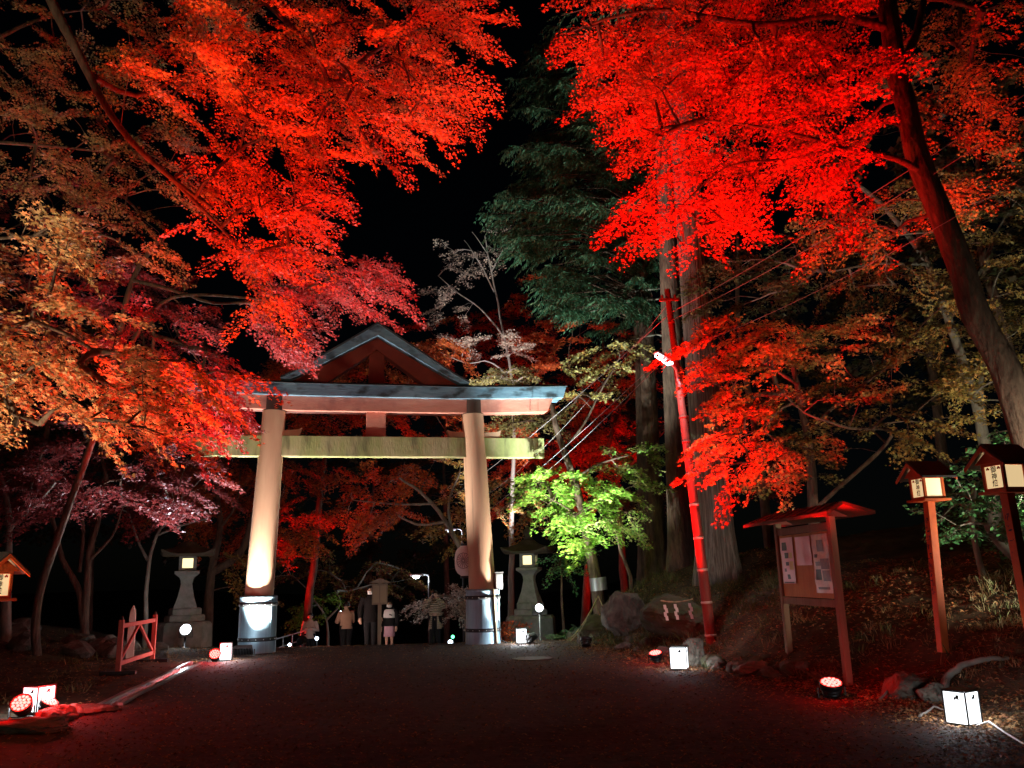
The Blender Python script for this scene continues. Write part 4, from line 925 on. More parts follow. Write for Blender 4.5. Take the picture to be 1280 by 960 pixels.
    if pants:
        for s in(-1,1):
            mb=MB(); mb.tube([(s*.05*k,0,.56*k),(s*.057*k,0,.46*k),(s*.056*k,-.008*k,.28*k),(s*.055*k,.008*k,.06*k)],[.078*k,.072*k,.052*k,.040*k],14); mb.build('trouser_leg',pants,r)
    if skirt: shell([(.30,.115,.10,0),(.40,.108,.092,0),(.50,.098,.085,0),(.56,.088,.075,0)],'skirt',skirt)
    for s in(-1,1):
        mb=MB(); mb.tube([(s*.055*k,.03*k,.025*k),(s*.056*k,.0,.032*k),(s*.06*k,-.06*k,.022*k),(s*.063*k,-.115*k,.016*k)],[.020*k,.032*k,.028*k,.016*k],10); mb.build('shoe',extra.get('shoe',BLACKM) if extra else BLACKM,r)
    return r,hand
def feet(px,Y,top,H):
    """stand on the sloping road; returns ground point"""
    t=at(px,top,Y); return Vector((t.x,t.y,gh(t.x,t.y)))
def rel(p,rz,q): return Vector(p)+Matrix.Rotation(rz,3,'Z')@Vector(q)
BEIGE=cloth('beige_fleece',(.50,.36,.30)); TAN=cloth('tan_jacket',(.48,.30,.22),(.42,.25,.18)); DARK=cloth('dark_coat',(.012,.010,.011)); BLACKC=cloth('black_cloth',(.012,.012,.014)); WHITEC=cloth('white_cloth',(.72,.70,.72)); PINKC=cloth('pink_skirt',(.58,.36,.46)); DOWN=cloth('quilted_beige',(.46,.38,.29))
def quilt(m):
    n=m.node_tree; b=n.nodes['Principled BSDF']; tc=n.nodes.new('ShaderNodeTexCoord'); wv=n.nodes.new('ShaderNodeTexWave'); wv.bands_direction='Z'; wv.inputs['Scale'].default_value=5.5; n.links.new(tc.outputs['Object'],wv.inputs[0])
    bp=n.nodes.new('ShaderNodeBump'); bp.inputs['Strength'].default_value=1; bp.inputs['Distance'].default_value=.06; n.links.new(wv.outputs[1],bp.inputs['Height']); n.links.new(bp.outputs[0],b.inputs['Normal'])
quilt(DOWN)
def solve_depth(px,top,H):
    """depth at which a figure of height H standing on the ground has its crown at pixel row top"""
    best=None
    for i in range(120):
        Y=23.2+.08*i; t=at(px,top,Y); e=abs(gh(t.x,t.y)+H-t.z)
        if best is None or e<best[0]: best=(e,Y)
    Y=best[1]; t=at(px,top,Y); return Vector((t.x,t.y,gh(t.x,t.y)))
PH=mat('phone_black',(.01,.01,.012),.3,.5); PHL=mat('phone_light',(.8,.8,.8),.4,.3,emit=(.7,.86,1),estr=14)
def phone(loc,rz,label,lit=False):
    r=empty('phone',loc,rz,label,'phone'); mb=MB(); mb.box((0,0,0),(.075,.010,.15),bev=.004); mb.build('body',PH,r)
    mb=MB(); mb.lathe([(.002,-.012),(.022,-.01),(.022,.002)],12); mb.v=[(v[0]+.02,v[2]+(.01 if lit else -.002),v[1]+.05) for v in mb.v]; mb.build('flash' if lit else 'lens',PHL if lit else BLACKM,r)
pa=solve_depth(388,767,1.58); person(pa,.15,'woman in a beige fleece jacket with folded hands, leftmost of the people behind the gate',1.58,BEIGE,.46,BLACKC,'chest',False,True)
pb_=solve_depth(433,753,1.66); rzb=math.pi+.55; _,hb_=person(pb_,rzb,'person in a tan jacket seen from behind, raising a phone with its light on',1.66,TAN,.50,BLACKC,'phone',False,False)
hw=rel(pb_,rzb,hb_['L'][3]); phone(hw+Vector((0,0,.05)),rzb+math.pi*0,'phone with a glaring white light, held by the person in the tan jacket',True)
pc=solve_depth(464,733,1.78); person(pc,.1,'tall person in dark clothes and a white mask, left of the roofed signpost',1.78,DARK,.42,BLACKC,'down',True,False,female=False)
pd=solve_depth(487,751,1.54); person(pd,-.15,'girl in a white and black jacket and pink skirt, right of the roofed signpost',1.54,BLACKC,.50,None,'down',True,True,skirt=PINKC,hood=True,extra={'shoe':WHITEC})
q=[o for o in bpy.data.objects if o.parent and o.parent.name=='person.003']
k=1.54; mb=MB(); vs=[];fs=[];rows=[(.665,.123,.096),(.70,.130,.098),(.765,.141,.092),(.81,.122,.074),(.836,.066,.056)]
for z,rx,ry in rows:
    for i in range(20): a=2*math.pi*i/20; vs.append((rx*k*math.cos(a),ry*k*math.sin(a),z*k))
for j in range(4):
    for i in range(20): fs.append([j*20+i,j*20+(i+1)%20,(j+1)*20+(i+1)%20,(j+1)*20+i])
mb.add(vs,fs,True); yk=mb.build('white_yoke',WHITEC,bpy.data.objects['person.003'])
mb=MB(); mb.box((.055*k,-.100*k,.725*k),(.06*k,.008,.02*k),Matrix.Rotation(.3,3,'Y')); mb.build('chest_mark',INK,bpy.data.objects['person.003'])
pe=solve_depth(544,739,1.62); rze=-.1; _,he=person(pe,rze,'woman in a long quilted beige coat raising a phone to her face',1.62,DOWN,.33,BLACKC,'face',False,True,split=True)
phone(rel(pe,rze,(he['L'][3]+he['R'][3])/2+Vector((0,-.035,.03))),rze,'dark phone held up before the face of the woman in the quilted coat')
# ================================================================ TREES
O_R=[(.62,.20,.035),(.66,.26,.04),(.55,.13,.03),(.60,.30,.06)]       # orange to red maple leaves
ORED=[(.60,.13,.03),(.66,.20,.035),(.58,.10,.025)]
GOLD=[(.62,.36,.14),(.66,.42,.20),(.60,.26,.09),(.52,.34,.15),(.60,.20,.06)]
TANL=[(.36,.27,.11),(.38,.23,.08),(.28,.23,.08)]
CRIM=[(.50,.05,.045),(.58,.08,.06),(.46,.04,.05)]
PURP=[(.26,.04,.035),(.30,.05,.045),(.22,.035,.04)]
DEEP=[(.48,.09,.025),(.54,.14,.03),(.42,.06,.02)]
OLIV=[(.36,.27,.07),(.40,.25,.06),(.30,.27,.08),(.42,.20,.05)]
PALE=[(.40,.36,.13),(.46,.40,.18),(.36,.34,.12)]
GREE=[(.20,.42,.045),(.26,.48,.06),(.16,.36,.04),(.38,.46,.08)]
CON=[(.04,.13,.075),(.05,.15,.08),(.06,.14,.07),(.10,.10,.045)]
SHRB=[(.05,.15,.05),(.07,.19,.06),(.04,.12,.045)]
WHTL=[(.62,.48,.38),(.58,.40,.33),(.64,.54,.44)]
def W(*pts): return [at(*p) for p in pts]
total=0
def fin(t,**k):
    global total
    r=t.build(**k); total+=t.nleaf; print(t.name,t.label[:40],t.nleaf); return r
# --- big orange-red maple, upper left: trunk off the left edge, long limbs over the road
t=Tree('maple_tree','big orange-red maple on the upper left, its long limbs drooping over the road')
b=Vector((-9.2,9.6,gh(-9.2,9.6)))
t.limb([b-Vector((0,0,.3)),b+Vector((.15,.2,2)),b+Vector((.3,.5,4.5)),b+Vector((.5,.8,7)),at(20,-120,11)],.30,.17)
t.limb(W((20,-120,11),(62,-5,11.2),(110,90,11.4),(150,160,11.5),(215,225,11.8),(265,260,12)),.11,.03)
t.limb(W((20,-120,11),(170,-80,11.4),(300,-20,11.9),(390,60,12.2),(440,110,12.4)),.12,.03)
t.limb(W((170,-80,11.4),(350,-90,12.5),(480,-40,13)),.08,.025)
t.limb(W((110,90,11.4),(170,120,12),(240,95,12.5),(330,115,12.8)),.05,.02)
t.limb(W((215,225,11.8),(290,300,12.2),(340,360,12.6)),.04,.014)
A=[(140,70),(240,-30),(606,-30),(600,50),(575,80),(560,160),(515,170),(488,208),(455,178),(415,200),(330,200),(235,150)]
t.crown(fill(A,(10.2,14),128,.40,55,1),(.7,1.15),5,.044,O_R,.30,outw=(.5,.1,0))
t.crown(fill([(230,170),(330,200),(415,225),(400,280),(370,320),(375,390),(340,410),(295,350),(235,270)],(11,14),54,.40,50,2),(.6,1.0),5,.043,ORED,.4,outw=(.4,.1,-.25))
t.crown(fill([(200,70),(545,0),(555,140),(430,200),(300,180)],(12.5,15),28,.3,60,3),(.7,1.1),5,.045,ORED,.3,outw=(.5,.1,0))
fin(t)
# --- tan maple in the upper left corner
t=Tree('maple_tree','tall maple with dull tan leaves filling the upper left corner, behind the orange-red one')
b=Vector((-11.6,13.5,gh(-11.6,13.5)))
t.limb([b-Vector((0,0,.3)),b+Vector((.2,.2,3)),b+Vector((.1,.3,6)),at(-30,60,14),at(10,-80,14.2)],.22,.08)
t.limb(W((-60,170,14),(20,180,14),(70,185,14.2),(130,190,14.4)),.05,.018)
t.limb(W((-30,60,14),(60,20,14.4),(130,10,14.8)),.05,.018)
t.crown(fill([(-40,-30),(120,-30),(180,60),(230,160),(245,250),(215,330),(150,330),(70,240),(-40,190)],(12.6,15.6),95,.34,55,4),(.6,1.0),5,.046,TANL,.3,outw=(.35,0,-.1))
t.crown(fill([(120,-30),(330,-30),(300,60),(200,50)],(14,16),22,.3,55,5),(.7,1.0),5,.046,TANL,.3)
fin(t)
# --- golden maple spray, nearest on the left
t=Tree('maple_tree','nearest golden orange maple reaching in from the left edge, its tips lit red')
b=Vector((-7.9,7.2,gh(-7.9,7.2)))
t.limb([b-Vector((0,0,.3)),b+Vector((-.05,.1,1.5)),b+Vector((.1,.3,3.2)),b+Vector((.2,.5,4.6))],.19,.08)
t.limb([b+Vector((.1,.3,3.2)),at(-30,560,8.2),at(20,520,8.4),at(50,530,8.5)],.06,.03)
t.limb([b+Vector((.1,.3,3.2)),at(-40,430,8.2),at(40,400,8.6),at(120,440,9)],.05,.018)
t.limb([b+Vector((.2,.5,4.6)),at(-40,300,8.2),at(60,290,8.6)],.045,.016)
t.crown(fill([(-50,255),(60,255),(130,285),(95,330),(60,345),(-50,330)],(7.6,9.2),20,.38,40,6),(.5,.8),5,.050,GOLD,.3,outw=(.8,.2,-.2),flat=.4)
t.crown(fill([(-50,340),(70,345),(180,365),(200,392),(150,400),(185,450),(180,470),(60,470),(-50,470)],(7.6,9.4),38,.38,40,7),(.5,.85),5,.050,GOLD,.35,outw=(.8,.2,-.3),flat=.4)
t.crown(fill([(-50,470),(60,480),(150,470),(215,500),(235,520),(205,550),(150,540),(40,500),(-50,530)],(7.8,9.6),24,.38,40,8),(.5,.85),5,.050,GOLD,.35,outw=(.8,.2,-.35),flat=.4)
t.crown(fill([(150,455),(230,447),(300,468),(295,495),(255,515),(215,510),(170,490)],(8.6,10),15,.25,45,9),(.5,.8),5,.048,O_R,.35,outw=(.9,.2,-.3),flat=.4)
fin(t)
# --- crimson maple before the left end of the gate
t=Tree('maple_tree','crimson maple whose leaves hang over the left end of the gate beams')
b=Vector((-10.3,18.6,gh(-10.3,18.6)))
t.limb([b-Vector((0,0,.3)),b+Vector((-.12,0,1.2)),at(84,640,18.4),at(112,560,18),at(140,470,17.4),at(165,350,17),at(200,300,17)],.10,.05)
t.limb(W((150,470,17.2),(170,420,17),(215,372,16.8),(330,375,16.5)),.06,.02)
t.limb(W((165,350,17),(240,370,16.8),(270,380,16.6),(380,375,16.6)),.05,.018)
t.crown(fill([(300,310),(415,308),(480,330),(495,375),(470,392),(435,378),(395,372),(392,440),(362,455),(330,430),(310,380)],(15.4,18.2),70,.32,40,10),(.6,1.0),5,.055,CRIM,.3,outw=(.7,0,-.25))
t.crown(fill([(225,455),(285,458),(305,480),(298,512),(290,535),(258,565),(220,540)],(15.4,17.8),30,.3,40,11),(.55,.9),5,.055,CRIM,.32,outw=(.6,0,-.3))
t.crown(fill([(120,360),(260,380),(300,450),(220,470),(130,460)],(16,18),26,.25,40,12),(.6,.9),5,.055,CRIM,.3,outw=(.6,0,-.2))
fin(t)
# --- dim purple-red maples filling the left side behind, with several bare stems
def multi(name,label,stems,crowns,**k):
    t=Tree(name,label,bark=k.get('bark',BARKL),twig=k.get('twig',TWIG))
    for pts,r0,r1 in stems: t.limb([Vector((p.x,p.y,p.z)) for p in W(*pts)],r0,r1)
    for c in crowns: t.crown(*c[:-1],**c[-1])
    t.leafmat=LEAF; return fin(t,base=at(*stems[0][0][0]))
def foot(px,Y,dz=.2):
    p=at(px,780,Y); z=gh(p.x,p.y)-dz
    for py in range(640,900):
        if at(px,py,Y).z<z: return (px,py,Y)
multi('maple_tree','many-stemmed dim purple-red maple at the left, above the low stone wall',
 [([foot(108,22),(100,745,22),(78,700,22),(66,650,22),(60,600,22.2)],.12,.04),([foot(104,22),(108,735,22),(112,690,22),(125,640,22),(133,600,22.2)],.13,.05),([(98,715,22),(104,680,22),(100,640,22),(85,600,22)],.06,.03),([(112,700,22),(140,670,22),(155,630,22)],.05,.02)],
 [(fill([(-30,520),(60,500),(180,520),(260,560),(270,610),(200,640),(140,625),(60,640),(-30,630)],(19.5,23),75,.32,50,13),(.8,1.2),3,.085,PURP,.3,dict(outw=(.3,0,-.1),sp=.07)),
  (fill([(-30,195),(60,215),(130,270),(190,340),(160,420),(60,440),(-30,400)],(17.5,21.5),52,.25,50,14),(.8,1.2),3,.085,PURP,.3,dict(sp=.07)),
  (fill([(180,330),(300,430),(240,470),(160,450)],(19,22),16,.3,50,15),(.8,1.1),3,.085,PURP,.3,dict(sp=.07))],bark=BARK)
multi('maple_tree','pale forked dim maple at the far left edge, behind the cut off lantern',
 [([foot(6,20),(10,690,20),(14,660,20),(40,635,20),(70,600,20)],.14,.04),([(14,660,20),(8,620,20),(-5,580,20)],.09,.04),([(28,645,20),(40,600,20),(55,560,20)],.05,.02)],
 [(fill([(-40,590),(80,560),(100,620),(40,650),(-40,640)],(18.5,21),22,.3,50,16),(.7,1.1),3,.08,PURP,.3,dict(sp=.07))])
multi('maple_tree','thin forked maple with dim red leaves, between the left trunks and the stone lantern',
 [([foot(180,23.5),(184,720,23.5),(192,680,23.5),(200,660,23.5),(222,640,23.5),(232,600,23.5)],.08,.03),([(197,668,23.5),(230,655,23.5),(262,648,23.5)],.04,.018),([(185,700,23.5),(170,670,23.5),(160,640,23.5)],.05,.02)],
 [(fill([(110,600),(220,590),(250,640),(200,650),(140,640)],(22,25),18,.3,50,17),(.8,1.1),3,.085,PURP,.3,dict(sp=.07))])
multi('maple_tree','dark forked maple with orange-red leaves, growing behind the left stone lantern',
 [([foot(258,26),(262,740,26),(268,700,26),(275,660,26),(272,620,26),(262,580,26)],.20,.06),([(266,715,26),(300,690,26),(318,640,26),(330,600,26),(335,560,26)],.14,.04),([(268,700,26),(250,665,26),(240,630,26),(235,590,26)],.08,.03),([(275,660,26),(295,630,26),(300,590,26)],.06,.02)],
 [(fill([(150,590),(240,575),(330,580),(330,640),(260,660),(190,640)],(23.5,28),48,.3,45,18),(.8,1.2),3,.09,DEEP,.3,dict(sp=.075)),
  (fill([(345,575),(395,572),(400,610),(352,620)],(24,28),10,.2,45,19),(.7,1.0),3,.085,DEEP,.3,dict(sp=.07)),
  (fill([(350,650),(400,655),(402,685),(350,690)],(23.5,26),9,.15,45,20),(.6,.9),3,.08,ORED,.3,dict(sp=.06)),
  (fill([(285,690),(345,680),(330,760),(290,750)],(25,28),8,.3,45,21),(.7,1.0),3,.08,OLIV,.3,dict(sp=.08))],bark=BARK)
# --- maples behind the gate
multi('maple_tree','red-orange maple seen through the gate above the tie beam, left half',
 [([foot(380,33,.5),(385,760,33),(395,690,33),(400,620,33),(410,540,33),(420,480,33)],.2,.06),([(395,690,33),(360,640,33),(340,590,33)],.1,.03)],
 [(fill([(330,455),(440,440),(560,420),(590,470),(590,548),(330,548)],(28,34),80,.34,45,22),(1.0,1.5),3,.105,ORED+DEEP,.3,dict(sp=.09)),
  (fill([(300,580),(360,580),(400,590),(420,640),(330,700),(280,690)],(29,33),26,.3,45,23),(.9,1.3),3,.1,DEEP,.3,dict(sp=.09))],bark=BARK)
multi('maple_tree','deep red maple behind the right end of the gate, lit from below',
 [([foot(730,34,.4),(735,700,34),(740,640,34),(755,580,34),(770,520,34)],.2,.07),([(740,640,34),(790,580,34),(830,540,34)],.1,.03),([(738,660,34),(690,600,34),(650,560,34)],.1,.03)],
 [(fill([(640,420),(740,390),(850,420),(850,560),(760,580),(690,600),(620,640),(600,600),(610,500)],(30,36),95,.30,50,24),(1.0,1.6),3,.11,DEEP,.3,dict(sp=.095)),
  (fill([(530,400),(640,380),(700,330),(720,380),(660,470),(560,480)],(34,39),40,.34,50,25),(1.0,1.5),3,.11,DEEP,.3,dict(sp=.1))],bark=BARK)
multi('maple_tree','leaning pale-trunked maple with dusky red leaves, framed in the middle of the gate',
 [([foot(606,28,.5),(596,740,28),(582,700,28),(566,668,28),(548,640,28),(525,615,28),(500,598,28)],.17,.04),([(566,668,28),(560,630,28),(575,590,28)],.07,.025),([(556,652,28),(520,655,28),(490,640,28)],.07,.02),([(540,630,28),(490,630,28),(440,625,28)],.05,.018)],
 [(fill([(412,628),(450,585),(540,578),(560,600),(520,640),(470,672),(440,660)],(26.5,30),44,.3,40,26),(.7,1.1),3,.09,ORED,.25,dict(sp=.08,outw=(-.5,0,-.1))),
  (fill([(540,570),(590,580),(590,660),(560,690),(530,650)],(27,30),18,.35,40,27),(.7,1.1),3,.09,OLIV,.25,dict(sp=.09))])
multi('maple_tree','low maple with pinkish brown leaves arching over the woman in the quilted coat',
 [([foot(585,29.5,.3),(583,780,29.5),(575,755,29.5),(560,745,29.5),(540,745,29.5)],.10,.03),([(580,770,29.5),(600,750,29.5),(610,730,29.5)],.05,.02)],
 [(fill([(495,765),(520,745),(570,735),(600,735),(590,765),(550,760)],(28.6,31),20,.1,40,28),(.7,1.0),3,.085,WHTL,.3,dict(sp=.07,outw=(-.5,0,-.3)))])
multi('maple_tree','low yellow-green maple behind the people, left of the beige coat',
 [([foot(408,35,.3),(410,790,35),(404,765,35),(392,750,35)],.08,.03),([(408,775,35),(425,755,35),(420,740,35)],.05,.02)],
 [(fill([(365,755),(400,742),(420,745),(405,775),(375,778)],(34,36),14,.1,40,29),(.7,1.0),3,.085,GREE,.3,dict(sp=.07)),
  (fill([(300,690),(400,700),(480,700),(540,720),(500,740),(400,740),(330,745)],(36,41),44,.35,40,30),(.9,1.3),3,.1,PURP+OLIV,.3,dict(sp=.1))])
multi('maple_tree','small nearly bare pale-branched tree rising behind the right half of the gate roof',
 [([foot(638,30,.3),(640,640,30),(642,560,30),(640,480,30),(632,430,30),(622,380,30),(612,330,30),(606,295,30)],.13,.02),([(640,480,30),(625,460,30),(605,450,30),(585,455,30),(550,440,30)],.04,.012),([(630,420,30),(600,385,30),(570,365,30),(548,345,30)],.045,.010),([(618,365,30),(600,330,30),(580,300,30)],.035,.01),([(614,340,30),(630,310,30),(640,290,30)],.03,.01),([(610,318,30),(590,290,30)],.02,.008)],
 [(fill([(545,300),(600,285),(650,290),(645,340),(600,350),(560,350)],(29.3,30.7),16,.2,40,31),(.8,1.1),3,.06,WHTL,.1,dict(sp=.15,dens=.6)),
  (fill([(535,350),(590,360),(590,400),(540,400)],(29.3,30.7),8,.2,40,32),(.8,1.1),3,.07,WHTL,.1,dict(sp=.11)),
  (fill([(545,425),(640,415),(660,440),(600,450)],(29.3,30.7),14,.2,40,33),(.8,1.1),3,.075,WHTL,.15,dict(sp=.11)),
  (fill([(575,465),(640,458),(690,472),(640,480),(590,482)],(26,29),14,.1,40,34),(.7,1.0),3,.09,PALE,.2,dict(sp=.09))],bark=TWIGL,twig=TWIGL)
# --- bright green maple right of the gate
multi('maple_tree','bright green maple right of the gate, leaning over the right stone lantern',
 [([foot(752,23.4,.3),(744,720,23.4),(738,690,23.4),(728,640,23.4),(718,600,23.3),(704,560,23.2),(694,530,23.2),(690,505,23.2)],.20,.07),([(735,670,23.4),(715,640,22.9),(690,625,22.6)],.06,.02),([(718,600,23.3),(750,580,23),(790,568,23)],.05,.018),([(704,560,23.2),(730,530,23.2),(755,480,23.2),(775,445,23.2)],.05,.018)],
 [(fill([(655,592),(700,580),(735,595),(770,600),(785,625),(760,632),(760,660),(735,690),(700,668),(690,640),(650,625)],(21.6,24),60,.15,40,35),(.55,.85),5,.085,GREE,.3,dict(sp=.065,flat=.35)),
  (fill([(730,575),(790,555),(830,552),(815,585),(815,630),(780,620)],(22.4,24),18,.25,40,36),(.6,.9),3,.08,GREE+PALE,.25,dict(sp=.07)),
  (fill([(612,500),(690,478),(692,540),(640,548),(610,540)],(24.5,27),26,.2,40,37),(.6,.9),3,.08,PALE,.25,dict(sp=.08)),
  (fill([(715,445),(760,425),(800,430),(790,475),(740,510),(700,520)],(22.7,24.7),20,.3,40,38),(.6,.9),3,.08,PALE+OLIV,.25,dict(sp=.085)),
  (fill([(615,600),(660,590),(680,640),(650,668),(618,640)],(25.5,27.5),20,.2,40,39),(.6,.9),3,.08,ORED+PALE,.25,dict(sp=.08))],bark=BARK)
multi('young_tree','slender young tree with a thin bent stem, right of the green maple trunk',
 [([foot(790,22.5,.2),(788,720,22.5),(776,690,22.5),(768,660,22.5),(755,645,22.5)],.06,.03),([(776,690,22.5),(778,660,22.5),(775,640,22.5)],.035,.018)],
 [(fill([(745,640),(795,632),(800,662),(770,668)],(21.9,23.2),10,.15,40,40),(.5,.8),3,.08,GREE+PALE,.25,dict(sp=.08))],bark=BARK)
t=Tree('shrub','dark blue-green shrub growing behind the right stone lantern','shrub')
q=foot(705,24.5,.1); t.limb(W(q,(702,720,24.5),(700,700,24.5)),.05,.02); t.leafmat=GLOSS
t.crown(fill([(680,690),(730,680),(740,712),(705,722),(688,715)],(23.6,25),16,.1,30,41),(.5,.7),2,.09,SHRB,.2,sp=.08,flat=.7); fin(t,base=at(*q))
# --- tall conifers on the right bank
def cedar(px0,px1,pyt,Y,r0,r1,label,ypx,top=30,bk=None):
    b=at(px0,ypx,Y); tp=at(px1,pyt,Y); d=(tp-b)/(tp.z-b.z); H=top
    r=empty('conifer_tree',b,0,label,'conifer tree'); mb=MB(); N=44; vs=[];fs=[];n=40
    for i in range(N+1):
        t=i/N; z=-.3+t*H; rr=(r0+(r1-r0)*t**.8)*(1+.28*math.exp(-max(0,z)*1.6)); c=d*z
        for k in range(n):
            a=2*math.pi*k/n; ro=rr*(1+.055*noise.noise(Vector((math.cos(a)*5+px0,math.sin(a)*5,z*.15)))+.035*noise.noise(Vector((math.cos(a)*16,math.sin(a)*16,z*.3)))+.16*math.exp(-max(0,z)*1.4)*math.cos(a*6+px0)); vs.append((c.x+ro*math.cos(a),c.y+ro*math.sin(a),z))
    for i in range(N):
        for k in range(n): fs.append([i*n+k,i*n+(k+1)%n,(i+1)*n+(k+1)%n,(i+1)*n+k])
    mb.add(vs,fs,True); mb.build('trunk',bk or CEDARBARK,r,fix=False); return r,b,d
def conifer_crown(root,axis_at,pts,L=(1.0,1.7),pal=CON,size=.15,nf=16,mtl=NEEDLE):
    """drooping flat sprays; each is a fan of scaly fronds"""
    PO=[];DI=[];NO=[];SZ=[];CO=[]; tw=MB(); loc=Vector(root.location)
    for c in pts:
        ap=axis_at(c.z+.4); out=(c-ap); Ld=random.uniform(*L); out.normalize()
        st=ap+(c-ap)*.05; mid=(st+c)/2+Vector((0,0,.35)); bp=[st,mid*.6+st*.4,mid,mid*.4+c*.6,c]
        tw.tube([p-loc for p in bp],[.035,.03,.022,.014,.006],5,cap=False)
        for k in range(nf):
            t=k/nf; sgn=-1 if k%2 else 1; base=c-out*(Ld*(.75-.9*t)); la=out.cross(Vector((0,0,1))).normalized()
            ang=math.radians(random.uniform(25,60)); dv=(out*math.cos(ang)+la*sgn*math.sin(ang)+Vector((0,0,random.uniform(-.75,-.15)))).normalized(); fl=Ld*.55*(1-.5*t)*random.uniform(.6,1.2)
            m=max(4,int(fl/.05)); u=np.repeat(np.linspace(.05,1,m),2); n2=len(u); pn=la.cross(dv) if False else dv.cross(Vector((0,0,1)).cross(dv)).normalized()
            sd=np.array(pn.cross(dv).normalized()); sg=np.tile([-1.,1.],m)
            p=np.array(base)[None]+np.array(dv)[None]*(fl*u)[:,None]+np.array([0,0,-1.])[None]*(.22*fl*u*u)[:,None]
            PO.append(p+rng.standard_normal((n2,3))*.012); DI.append(np.array(dv)[None]*.8+sd[None]*(sg*.65)[:,None]+np.array([0,0,-.35])+rng.standard_normal((n2,3))*.2)
            NO.append(np.array(pn)[None]+rng.standard_normal((n2,3))*.5); SZ.append(size*rng.uniform(.5,1.1,n2)*(1-.45*u)); CO.append(pick_cols(n2,pal,.22))
    l=np.array(loc); me=leaves_mesh('crown',np.concatenate(PO)-l,np.concatenate(DI),np.concatenate(NO),np.concatenate(SZ),np.concatenate(CO),1)
    mesh_obj('crown',me,mtl,root); tw.build('branch',BARK,root,fix=False); print('conifer',len(me.polygons))
# the big one: grey ridged trunk right of the red pole; its foliage is far above the frame
r,b,d=cedar(898,868,350,20.5,.46,.20,'largest conifer, with a thick grey ridged trunk right of the red pole',722,30)
pts=[b+d*z+Vector((math.cos(a)*q,math.sin(a)*q,-.15*q)) for z,a,q in [(random.uniform(13,28),random.uniform(0,6.28),random.uniform(1.0,3.2)) for _ in range(60)]]
conifer_crown(r,lambda z:b+d*(z-b.z),pts,nf=8)
r,b2,d2=cedar(852,842,480,22.5,.34,.16,'second conifer, with a narrower smooth grey trunk just left of the red pole',722,26,BARK)
pts=[b2+d2*z+Vector((math.cos(a)*q,math.sin(a)*q,-.15*q)) for z,a,q in [(random.uniform(12,25),random.uniform(0,6.28),random.uniform(.8,2.6)) for _ in range(40)]]
conifer_crown(r,lambda z:b2+d2*(z-b2.z),pts,nf=8)
# the foliage-bearing one in the middle, trunk dark behind the red pole
r,b3,d3=cedar(822,806,380,25,.30,.10,'dark green conifer in the middle, its leafy boughs filling the gap between the red maples',716,24,BARK)
CP=[(640,95),(690,30),(720,80),(760,130),(800,210),(830,300),(820,390),(740,415),(690,395),(655,335),(600,285),(603,248),(640,235),(632,190),(655,160)]
conifer_crown(r,lambda z:b3+d3*(z-b3.z),fill(CP,(22,25.5),210,.24,55,50),(1.0,1.7),size=.2,nf=20)
mb=MB()
for pts in ([(846,372,24.6),(790,376,24.2),(745,388,23.8),(712,394,23.5),(694,382,23.3)],[(846,358,24.6),(810,362,24.0),(780,366,23.8)],[(850,424,25),(820,418,24.6),(790,424,24.4)]):
    P=[p-Vector(r.location) for p in W(*pts)]; mb.tube(P,[.035-.007*i for i in range(len(P))],6)
mb.build('bare_bough',BARKL,r,fix=False)
r,b4,d4=cedar(806,800,480,28,.2,.1,'thin dark conifer trunk with a red lit edge, left of the second conifer',725,22,BARK)
conifer_crown(r,lambda z:b4+d4*(z-b4.z),[b4+d4*z+Vector((math.cos(a)*q,math.sin(a)*q,0)) for z,a,q in [(random.uniform(9,21),random.uniform(0,6.28),random.uniform(.8,2)) for _ in range(30)]],nf=8)
# --- big red maple on the right
t=Tree('maple_tree','big red maple on the right with a thick trunk leaning in from the edge')
fb=at(1330,700,11.2); fb.z=gh(fb.x,fb.y)-.3
main=t.limb([fb]+W((1292,575,11.1),(1262,480,11),(1224,395,11),(1182,285,11),(1152,205,11),(1132,140,11),(1112,40,11),(1092,-60,11),(1060,-180,11)),.235,.11,wob=.06,n=28)
t.limb(W((1122,95,11),(1140,55,11.1),(1152,15,11.2),(1165,-60,11.3)),.08,.03)
t.limb(W((1155,215,11),(1130,203,10.8),(1105,195,10.7),(1060,185,10.5),(980,165,10.4),(880,150,10.5)),.055,.015)
t.limb(W((1112,40,11),(1040,20,10.7),(940,30,10.6),(830,10,10.7),(740,30,11)),.07,.018)
t.limb(W((1060,185,10.5),(960,200,10.2),(905,210,10.3),(850,260,10.5)),.03,.010)
t.limb(W((1092,-60,11),(960,-60,10.8),(800,-70,11)),.08,.03)
RC=[(682,5),(710,-40),(1110,-40),(1108,140),(1085,215),(1040,235),(975,238),(960,265),(925,278),(880,285),(850,318),(825,290),(800,265),(820,215),(780,160),(760,140),(735,110),(745,75),(690,45)]
t.crown(fill(RC,(9.6,13),205,.33,55,60),(.6,1.05),5,.044,[(.60,.14,.03),(.66,.20,.04),(.56,.10,.03)],.28,outw=(-.4,-.05,0))
t.crown(fill([(700,60),(800,20),(1000,20),(1060,180),(920,240),(800,230)],(11.5,14),34,.3,55,61),(.7,1.1),5,.045,ORED,.28,outw=(-.4,0,0))
t.crown(fill([(1120,-30),(1300,-30),(1300,80),(1245,150),(1170,195),(1130,110)],(10.8,14),46,.36,50,62),(.6,1.0),5,.048,O_R,.28,outw=(.3,0,0),dens=.7)
t.crown(fill([(1090,230),(1210,200),(1230,260),(1120,290),(1000,330),(990,310)],(11.5,13.5),18,.3,50,63),(.6,.9),5,.045,O_R,.28,dens=.6)
fin(t)
